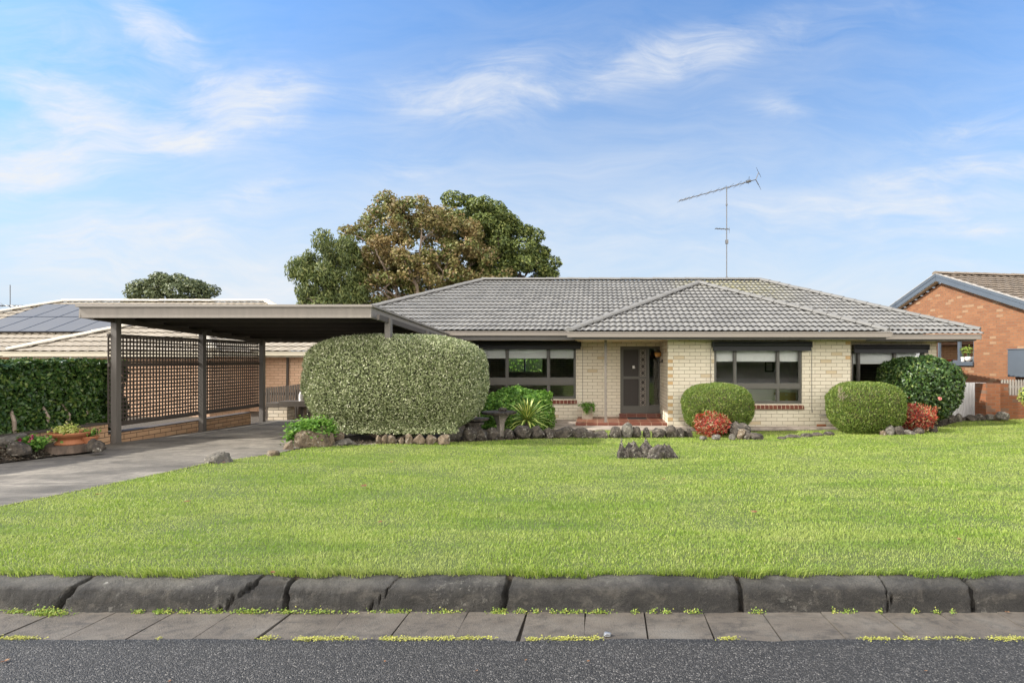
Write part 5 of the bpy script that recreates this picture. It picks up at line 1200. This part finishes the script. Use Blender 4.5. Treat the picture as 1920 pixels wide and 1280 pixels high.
# ------------------------------------------------------------------ stone table and slab
tt=empty('stone_table',(X(935,12.0),12.2,.1),'round slate topped stone table on a pale pedestal beside the yucca','table')
Y=12.0; c=Vector((X(931,Y),Y+.38,Zh(776.5,Y)))
def slab(c,rx,ry,th,seed):
    rd=random.Random(seed); b=MB(); n=26; top=[];bot=[]
    for i in range(n):
        t=2*math.pi*i/n; r=1+.06*math.sin(3*t+seed)+rd.uniform(-.05,.05); top.append(Vector((c.x+rx*r*math.cos(t),c.y+ry*r*math.sin(t),c.z+th/2))); bot.append(Vector((c.x+rx*r*.93*math.cos(t),c.y+ry*r*.93*math.sin(t),c.z-th/2)))
    b.quad(top); b.quad(bot[::-1])
    for i in range(n): b.quad([bot[i],bot[(i+1)%n],top[(i+1)%n],top[i]])
    return b
slab(c,.41,.36,.055,3).build('tabletop',M['rock_dark'],tt)
b=MB(); b.lathe([(.20,c.z-.03),(.20,c.z-.06),(.145,c.z-.13),(.095,c.z-.24),(.085,c.z-.40),(.09,.0)],(c.x+.02,c.y,0),4); pd=b.build('pedestal',M['stone_pale'],tt)
me=rock_mesh(55,.11,.08,.062,.35,4,9,.5); tag(link(me,'stone_ornament',M['rock_dark']),'small dark lumpy stone ornament on the slate table','ornament').location=(c.x+.06,c.y,c.z+.06)
sb=empty('stone_bench',(X(892,11.6),11.8,.1),'low slate slab bench half hidden by the big hedge','bench'); c=Vector((X(886,11.5),11.75,Zh(788,11.5))); slab(c,.30,.25,.05,7).build('seat',M['rock_dark'],sb)
c2=Vector((X(882,11.5),11.72,Zh(795.5,11.5))); slab(c2,.25,.2,.055,9).build('support_slab',M['rock_dark'],sb)
b=MB(); b.tube([c2-Vector((0,0,.35)),c2-Vector((0,0,.028))],[.2,.17],9); b.build('base',M['rock_dark'],sb)
# ------------------------------------------------------------------ pots
pl=empty('square_planter',(X(1101,15.9),16.0,.14),'square concrete planter with trailing green plant beside the porch post','planter'); Y=15.75
x0,x1=X(1091,Y),X(1111,Y); z0=.14; z1=Zh(762,Y); b=MB()
for (i,(u0,u1,v0,v1)) in enumerate(((x0,x1,Y,Y+.03),(x0,x1,Y+.29,Y+.32),(x0,x0+.03,Y+.031,Y+.289),(x1-.03,x1,Y+.031,Y+.289))): b.box(u0,u1,v0,v1,z0,z1)
b.build('pot',M['concrete_pot'],pl); b=MB(); b.box(x0+.031,x1-.031,Y+.032,Y+.288,z0,z1-.03); b.build('soil',M['soil'],pl)
n=700; C=np.array([(x0+x1)/2,Y+.14,z1+.03])+RNG.normal(size=(n,3))*[.10,.09,.035]; C2=np.array([(x0+x1)/2,Y-.02,z1-.09])+RNG.normal(size=(240,3))*[.06,.012,.06]; C3=np.array([x1+.035,Y+.05,z1-.06])+RNG.normal(size=(160,3))*[.015,.06,.06]; C=np.concatenate([C,C2,C3]); n=len(C)
leaf_cloud('plant',C,rnd_unit(n)+[0,-.3,-.3],rnd_unit(n)+[0,-.5,.8],.055,.022,M['geran'],parent=pl)
mt=MB(); mt.box(X(1177,15.9),X(1212,15.9),15.72,16.12,.1396,.152); tag(mt.build('door_mat',M['blackrubber'],None,(1.2,15.9,.14),bevel=.004),'black rubber mat on the red tiled porch before the door','mat')
def pot(name,prof,c,lab,m,cat='pot'):
    b=MB(); b.lathe(prof,c,28); e=empty(name,c,lab,cat); b.build('bowl',m,e,smooth=False); return e
Y=8.75
st=Vector((X(103,Y),Y+.22,.40)); b=MB(); rd=random.Random(4); prof=[]
n=30
for i in range(n):
    pass
b.tube([st+Vector((0,0,-.05)),st+Vector((0,0,.02)),st+Vector((0,0,Zh(836,Y)-st.z))],[.38,.355,.345],26)
me=b.mesh('stump'); 
for v in me.vertices:
    a_=math.atan2(v.co.y-st.y,v.co.x-st.x); k=1+.05*noise.noise(Vector((math.cos(a_)*5,math.sin(a_)*5,v.co.z*4)))+.03*math.sin(a_*17); v.co.x=st.x+(v.co.x-st.x)*k; v.co.y=st.y+(v.co.y-st.y)*k
M['stump_wood']=plain('split_stump_wood',(.10,.072,.052),.9,.8,14,streak=(1,1,.15),bump=.03)
tag(link(me,'tree_stump',M['stump_wood'],None,st),'low cut tree stump under the terracotta bowl','stump')
zt=Zh(836,Y); c=Vector((X(108,Y),Y+.22,zt))
p=pot('terracotta_bowl',[(.19,0),(.20,.015),(.165,.075),(.17,.09),(.26,.15),(.285,.185),(.285,.205),(.265,.205),(.25,.17),(.05,.16)],c,'wide terracotta bowl planted with pale green succulents on the cut stump',M['terracotta'])
n=420; C=np.array([c.x-.06,c.y-.02,c.z+.24])+RNG.normal(size=(n,3))*[.075,.075,.035]; leaf_cloud('plant',C,rnd_unit(n)+[0,0,.4],rnd_unit(n)+[0,-.4,.7],.05,.032,M['yucca'],parent=p)
c=Vector((X(141,Y+.1),Y+.35,zt-.01)); p=pot('terracotta_pot',[(.085,0),(.115,.10),(.125,.10),(.128,.125),(.11,.125),(.1,.10),(.02,.10)],c,'small terracotta pot with a green plant beside the wide bowl',M['terracotta'])
n=150; C=np.array([c.x,c.y,c.z+.17])+RNG.normal(size=(n,3))*[.06,.06,.04]; leaf_cloud('plant',C,rnd_unit(n)+[0,0,.8],rnd_unit(n)+[0,-.5,.5],.08,.022,M['geran'],parent=p)
fl=empty('flowering_plant',(X(55,8.5),8.6,.35),'low plant with magenta flowers left of the cut stump','plant')
n=420; C=np.array(P(58,829,8.5))+RNG.normal(size=(n,3))*[.12,.08,.05]; leaf_cloud('foliage',C,rnd_unit(n),rnd_unit(n)+[0,-.4,.8],.06,.045,M['geran'],parent=fl)
C=np.concatenate([np.array(P(a,b_,8.42))+RNG.normal(size=(16,3))*.016 for a,b_ in ((62,819),(57,827),(35,824))]); n=len(C); leaf_cloud('flower',C,rnd_unit(n),rnd_unit(n)+[0,-1,.3],.035,.03,M['magenta'],parent=fl)
# mulch
ml=[]
n=12000; y=RNG.uniform(6.8,10.1,n); x=RNG.uniform(-9.5,-8.6,n); k=x<np.interp(y,[q[0] for q in DL],[q[1] for q in DL])-.01; x,y=x[k],y[k]; n=len(x); C=np.stack([x,y,zbed(x,y)+RNG.uniform(.0,.025,n)],1)
M['mulch']=leafmat('mulch_chip',[(0,(.03,.024,.018)),(.5,(.085,.065,.045)),(.85,(.17,.135,.10)),(.96,(.32,.30,.22)),(1,(.42,.42,.33))],.8,0,.2)
tag(leaf_cloud('mulch',C,rnd_unit(n)*[1,1,.35],rnd_unit(n)*.5+[0,0,1],.045*RNG.uniform(.5,1.5,n),.02*RNG.uniform(.6,1.4,n),M['mulch']),'brown bark mulch with pale chips in the bed by the low wall','mulch',kind='stuff')
n=9000; x=RNG.uniform(-5.2,9.5,n); y=lawn_top(x)+RNG.uniform(-.06,.8,n); k=(y>lawn_top(x))&(y<13.9)|(x>7); x,y=x[k],y[k]; n=len(x); C=np.stack([x,y,gza(x,y)+RNG.uniform(-.005,.02,n)],1)
tag(leaf_cloud('leaf_litter',C,rnd_unit(n)*[1,1,.35],rnd_unit(n)*.5+[0,0,1],.04*RNG.uniform(.5,1.5,n),.022*RNG.uniform(.6,1.4,n),M['mulch']),'dry leaf litter and chips in the rockery bed','leaf litter',kind='stuff')
# ------------------------------------------------------------------ right hand fences and walls
Y=16.3
cf=empty('metal_fence',(X(1812,Y),Y,.1),'pale corrugated metal fence between the camellia and the red brick pillar','fence')
x0,x1=9.9,X(1848,Y); b=MB(); nn_=int((x1-x0)/.0095); zz=lambda x:E-.66+ (x-x0)*-.012
for i in range(nn_):
    xa=x0+(x1-x0)*i/nn_; xb=x0+(x1-x0)*(i+1)/nn_; fa_=Y+.024*math.sin(2*math.pi*xa/.095); fb_=Y+.024*math.sin(2*math.pi*xb/.095)
    b.quad([(xa,fa_,0),(xb,fb_,0),(xb,fb_,zz(xb)),(xa,fa_,zz(xa))])
b.build('sheet',M['zinc'],cf); b=MB(); b.box(x0,x1,Y+.03,Y+.07,.3,.36); b.box(x0,x1,Y+.03,Y+.07,.95,1.01); b.build('rail',M['wood_dark'],cf)
for xx in (x0+.05,x1-.08): b=MB(); b.box(xx,xx+.06,Y+.071,Y+.13,-.1,1.15); b.build('post',M['wood_dark'],cf)
Y=15.1
pw=empty('brick_pillar_wall',(X(1866,Y),Y,.1),'red brick pillar and low red brick wall at the right edge','wall')
b=MB(); xa,xb=X(1849,Y),X(1876,Y); zt=Zh(719,Y); b.box(xa,xb,Y,Y+.45,-.1,zt); b.box(xb-.05,X(1888.5,Y+.2),Y+.14,Y+.38,zt-.34,zt-.002); b.build('pillar',M['brick_red'],pw)
b=MB(); b.box(xb+.001,X(2080,Y),Y+.139,Y+.36,-.1,Zh(741.5,Y+.14)); b.build('low_wall',M['brick_red'],pw)
Y=15.85
pf=empty('picket_fence',(X(1905,Y),Y,.3),'off white picket fence behind the low red brick wall','fence')
for k in range(22):
    px=1879+k*5.2; x=X(px,Y); b=MB(); zt=Zh(711,Y); w=.028
    b.v=[]; pts=[(x-w,zt-.05),(x-w*.5,zt-.01),(x,zt),(x+w*.5,zt-.01),(x+w,zt-.05),(x+w,.15),(x-w,.15)]
    b.quad([(p[0],Y,p[1]) for p in pts][::-1]); b.quad([(p[0],Y+.018,p[1]) for p in pts])
    for i in range(7): p,q=pts[i],pts[(i+1)%7]; b.quad([(p[0],Y,p[1]),(q[0],Y,q[1]),(q[0],Y+.018,q[1]),(p[0],Y+.018,p[1])])
    b.build('picket',M['picket'],pf)
for z in (.45,1.05): b=MB(); b.box(X(1876,Y),X(1995,Y),Y+.0185,Y+.05,z,z+.07); b.build('rail',M['picket'],pf)
# pots on the neighbour's sill
def sillpot(y,prof,lab,h,m):
    c=RNM@Vector((XG-.035,y,gw[2])); p=pot('potted_plant',prof,c,lab,m,'plant'); b=MB(); top=c+Vector((0,0,prof[-3][1])); b.tube([top-Vector((0,0,.03)),top+Vector((.01,.02,h*.5)),top+Vector((0,-.02,h))],[.022,.018,.012],7); b.build('stem',M['geran_in'],p)
    n=26; C=np.concatenate([np.array(top)+[0,0,h]+RNG.normal(size=(n,3))*[.05,.06,.035],np.array(top)+[0,0,h*.55]+RNG.normal(size=(10,3))*[.04,.06,.02]]); n=len(C); leaf_cloud('leaves',C,rnd_unit(n)+[0,0,.2],rnd_unit(n)+[-.6,0,.6],.10,.03,M['weed'],parent=p)
sillpot(18.40,[(.05,0),(.065,.12),(.068,.16),(.06,.16),(.055,.13),(.01,.13)],'bare stemmed plant in a straight white pot on the blue window sill',.28,M['white'])
sillpot(18.19,[(.04,0),(.085,.05),(.10,.10),(.085,.15),(.07,.17),(.06,.16),(.01,.14)],'bare stemmed plant in a round white pot on the blue window sill',.28,M['white'])
pot('red_bowl',[(.04,0),(.09,.05),(.10,.06),(.09,.06),(.01,.02)],RNM@Vector((XG-.035,19.0,gw[2])),'small red bowl on the blue window sill',M['red_plastic'],'bowl')
# ------------------------------------------------------------------ fallen leaves
M['dry_leaf']=leafmat('dry_leaf',[(0,(.17,.04,.02)),(.5,(.21,.09,.04)),(1,(.30,.19,.10))],.6,.2,.3)
def fallen(px,py,size,lab,on='lawn'):
    size*=.8
    z=.35
    for _ in range(12):
        Y=(E-z)/((py-675)/1000); z=gz(X(px,Y),Y)+.035 if on=='lawn' else (.435 if on=='road' else .415)
    c=np.array([X(px,Y),Y,z]); n=5; th=np.linspace(-1.1,1.1,n)+RNG.uniform(0,6); D=np.stack([np.cos(th),np.sin(th),np.full(n,.15)],1); C=np.zeros((n,3))+D*size*.42
    o=leaf_cloud('fallen_leaf',C,D,np.tile([0.1,-.25,1.],(n,1))+rnd_unit(n)*.15,size,size*.5,M['dry_leaf']); o.location=c; tag(o,lab,'leaf','fallen leaves')
for a in ((686,911,.085,'large red brown fallen leaf on the left middle of the lawn'),(733,866,.05,'small rust fallen leaf on the lawn in front of the big hedge'),(1245,898,.05,'pale pink fallen leaf on the lawn in front of the weathered stump'),(1416,960,.06,'fallen leaf on the right middle of the lawn'),(515,1072,.035,'red fallen leaf at the grass edge above the kerb crack'),(186,926,.05,'brown fallen leaf on the lawn near the drive'),(1795,1010,.04,'small brown fallen leaf on the right of the lawn'),(352,940,.05,'brown fallen leaf on the lawn in front of the grey wedge rock'),(715,978,.04,'small tan fallen leaf on the middle of the lawn'),(422,866,.05,'orange fallen leaf beside the grey wedge rock')): fallen(*a)
for a in ((8,1238,.028,'tan fallen leaf on the asphalt at the left edge'),(985,1236,.012,'tan leaf fragment on the asphalt at the middle'),(1103,1239,.013,'tan leaf fragment on the asphalt under the fourth kerb joint'),(720,1239,.013,'brown leaf scrap on the asphalt left of the middle'),(893,1256,.012,'red leaf scrap on the asphalt'),(1735,1256,.012,'yellow leaf scrap on the asphalt at the right'),(316,1276,.014,'brown leaf scrap at the bottom of the asphalt')): fallen(*a,on='road')
fallen(1888,1146,.022,'pale dry leaf in the gutter at the right','gutter')
pb=rock_mesh(77,.024,.02,.012,.05,3,8,.5); o=link(pb,'pebble',M['metal']); o.location=(X(1138,2.83),2.83,.428); tag(o,'flat round grey pebble on the gutter paving','pebble')
CLOUDS=[(75,300,260,110,4,.95),(40,330,150,50,0,.5),(190,215,260,60,-20,.65),(285,45,220,60,-42,.6),(455,205,210,80,16,.95),(180,140,520,190,-10,.5),(885,185,290,70,-4,.38),(950,122,110,50,10,.4),
 (1300,100,240,70,16,.4),(1400,75,560,80,14,.38),(1000,150,420,110,10,.35),(1462,198,110,40,-8,.6),(1850,240,260,40,9,.55),(1850,312,300,40,6,.65),(1700,385,460,80,3,.5),(1850,432,240,28,2,.6),(180,500,560,110,0,.6),(500,545,260,70,0,.7),(780,318,120,40,0,.5),(490,350,110,40,10,.55),(1200,440,520,100,2,.45),(350,410,400,80,6,.5)]
HAZE=[(0,.97),(.12,.90),(.26,.64),(.46,.25),(.68,.03)]
SKYTINT=(.62,.895,1.125); HAZECOL=(2.8,3.28,3.8); CLOUDCOL=(3.6,3.72,3.9); EXPO=1.0; FILLCOL=(16.0,15.2,14.5)
# ------------------------------------------------------------------ sky, sun, camera
SD=Vector((.75,.17,-.58)).normalized()
sun=bpy.data.lights.new('sun','SUN'); sun.energy=3.6; sun.angle=math.radians(1.0); sun.color=(1,.95,.87)
so=bpy.data.objects.new('sun',sun); COL.objects.link(so); so.rotation_euler=SD.to_track_quat('-Z','Y').to_euler()
wd=bpy.data.worlds.new('World'); sc.world=wd; wd.use_nodes=True; t=NT(wd.node_tree); t.n.clear()
out=t.add('ShaderNodeOutputWorld'); bg=t.add('ShaderNodeBackground'); t.l.new(bg.outputs[0],out.inputs[0])
sky=t.add('ShaderNodeTexSky'); sky.sky_type='NISHITA'; sky.sun_disc=False
el=math.asin(-SD.z); az=math.atan2(-SD.x,-SD.y)
sky.sun_elevation=el; sky.sun_rotation=az; sky.air_density=1.0; sky.dust_density=.6; sky.ozone_density=1.6
tc=t.add('ShaderNodeTexCoord'); d=tc.outputs['Generated']
s=t.n.new('ShaderNodeSeparateXYZ'); t.l.new(d,s.inputs[0])
yy=t.math('MAXIMUM',t.math('ABSOLUTE',s.outputs[1]),.05)
u=t.math('DIVIDE',s.outputs[0],yy); v=t.math('DIVIDE',s.outputs[2],yy)
cb=t.n.new('ShaderNodeCombineXYZ'); t.l.new(u,cb.inputs[0]); t.l.new(v,cb.inputs[1]); t.l.new(s.outputs[1],cb.inputs[2]); q=cb.outputs[0]
def cloud(px,py,rx,ry,rot,amp):
    mp=t.n.new('ShaderNodeMapping'); mp.vector_type='TEXTURE'; t.l.new(q,mp.inputs[0])
    mp.inputs['Location'].default_value=((px-1120)/1000,(675-py)/1000,0); mp.inputs['Rotation'].default_value=(0,0,math.radians(rot)); mp.inputs['Scale'].default_value=(rx/1000,ry/1000,1e6)
    ln=t.n.new('ShaderNodeVectorMath'); ln.operation='LENGTH'; t.l.new(mp.outputs[0],ln.inputs[0])
    return t.math('MULTIPLY',t.ramp(ln.outputs['Value'],[(0,1),(.45,.62),(1,0)]),amp)
tot=None
for c in CLOUDS:
    k=cloud(*c); tot=k if tot is None else t.math('ADD',tot,k)
wv=t.n.new('ShaderNodeTexNoise'); t.l.new(q,wv.inputs['Vector']); wv.inputs['Scale'].default_value=3.0; wv.inputs['Detail'].default_value=2
dis=t.n.new('ShaderNodeVectorMath'); dis.operation='MULTIPLY_ADD'; t.l.new(wv.outputs['Color'],dis.inputs[0]); dis.inputs[1].default_value=(.22,.16,0); t.l.new(q,dis.inputs[2])
n1=t.noise(t.mapping(dis.outputs[0],(1,2.3,1),(0,0,.30)),5.5,9,.66,.9)
n2=t.noise(t.mapping(dis.outputs[0],(.7,3.6,1),(0,0,-.10)),3.2,8,.62,.5)
n3=t.noise(t.mapping(dis.outputs[0],(1.1,5.0,1),(0,0,.22)),9.0,7,.6,.8)
tex=t.math('ADD',t.math('ADD',t.math('MULTIPLY',n1,.45),t.math('MULTIPLY',n2,.30)),t.math('MULTIPLY',n3,.25))
cl=t.math('MULTIPLY',t.ramp(t.math('ADD',tex,t.math('MULTIPLY',tot,.26)),[(.50,0),(.62,.22),(.82,.8)]),t.math('MINIMUM',t.math('MULTIPLY',tot,1.7),1.0))
veil=t.math('MULTIPLY',t.ramp(t.math('ADD',t.math('MULTIPLY',n2,.85),t.math('MULTIPLY',n3,.15)),[(.40,0),(.72,1)]),t.ramp(v,[(0,.75),(.25,.5),(.5,.22),(.7,.10)]))
cl=t.math('ADD',cl,veil,True)
hz=t.ramp(v,HAZE)
col=t.mix(1.0,sky.outputs[0],SKYTINT,'MULTIPLY')
col=t.mix(1.0,col,t.ramp(v,[(0,.72),(.4,.86),(.66,1)]),'MULTIPLY')
col=t.mix(hz,col,HAZECOL)
col=t.mix(t.math('MINIMUM',cl,.95),col,CLOUDCOL)
bk=t.ramp(t.math('ADD',t.math('MULTIPLY',s.outputs[1],-1.0),t.math('MULTIPLY',t.noise(d,2.5,5,.6),.35)),[(.10,0),(.55,1)])   # added bright sky fill, unseen behind the camera, to light the facade
shc=t.mix(1.0,tuple(1.22*q for q in FILLCOL),t.ramp(s.outputs[2],[(0,1.0),(.25,.85),(.8,.55)]),'MULTIPLY')
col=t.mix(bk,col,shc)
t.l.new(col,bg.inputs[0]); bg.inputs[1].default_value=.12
cam=bpy.data.cameras.new('camera'); co=bpy.data.objects.new('camera',cam); COL.objects.link(co)
co.location=(0,0,E); co.rotation_euler=(math.radians(90),0,0)
cam.sensor_width=36; cam.lens=1000/1920*36; cam.shift_x=-160/1920; cam.shift_y=35/1920; cam.clip_start=.05; cam.clip_end=3000
sc.camera=co
sc.view_settings.view_transform='Standard'; sc.view_settings.look='None'; sc.view_settings.exposure=EXPO; sc.view_settings.gamma=1
sc.render.engine='CYCLES'; sc.cycles.use_denoising=True
try: sc.cycles.denoiser='OPENIMAGEDENOISE'; sc.cycles.denoising_prefilter='ACCURATE'; sc.cycles.denoising_input_passes='RGB_ALBEDO_NORMAL'
except Exception: pass
sc.cycles.max_bounces=8; sc.cycles.transparent_max_bounces=12; sc.cycles.sample_clamp_indirect=6
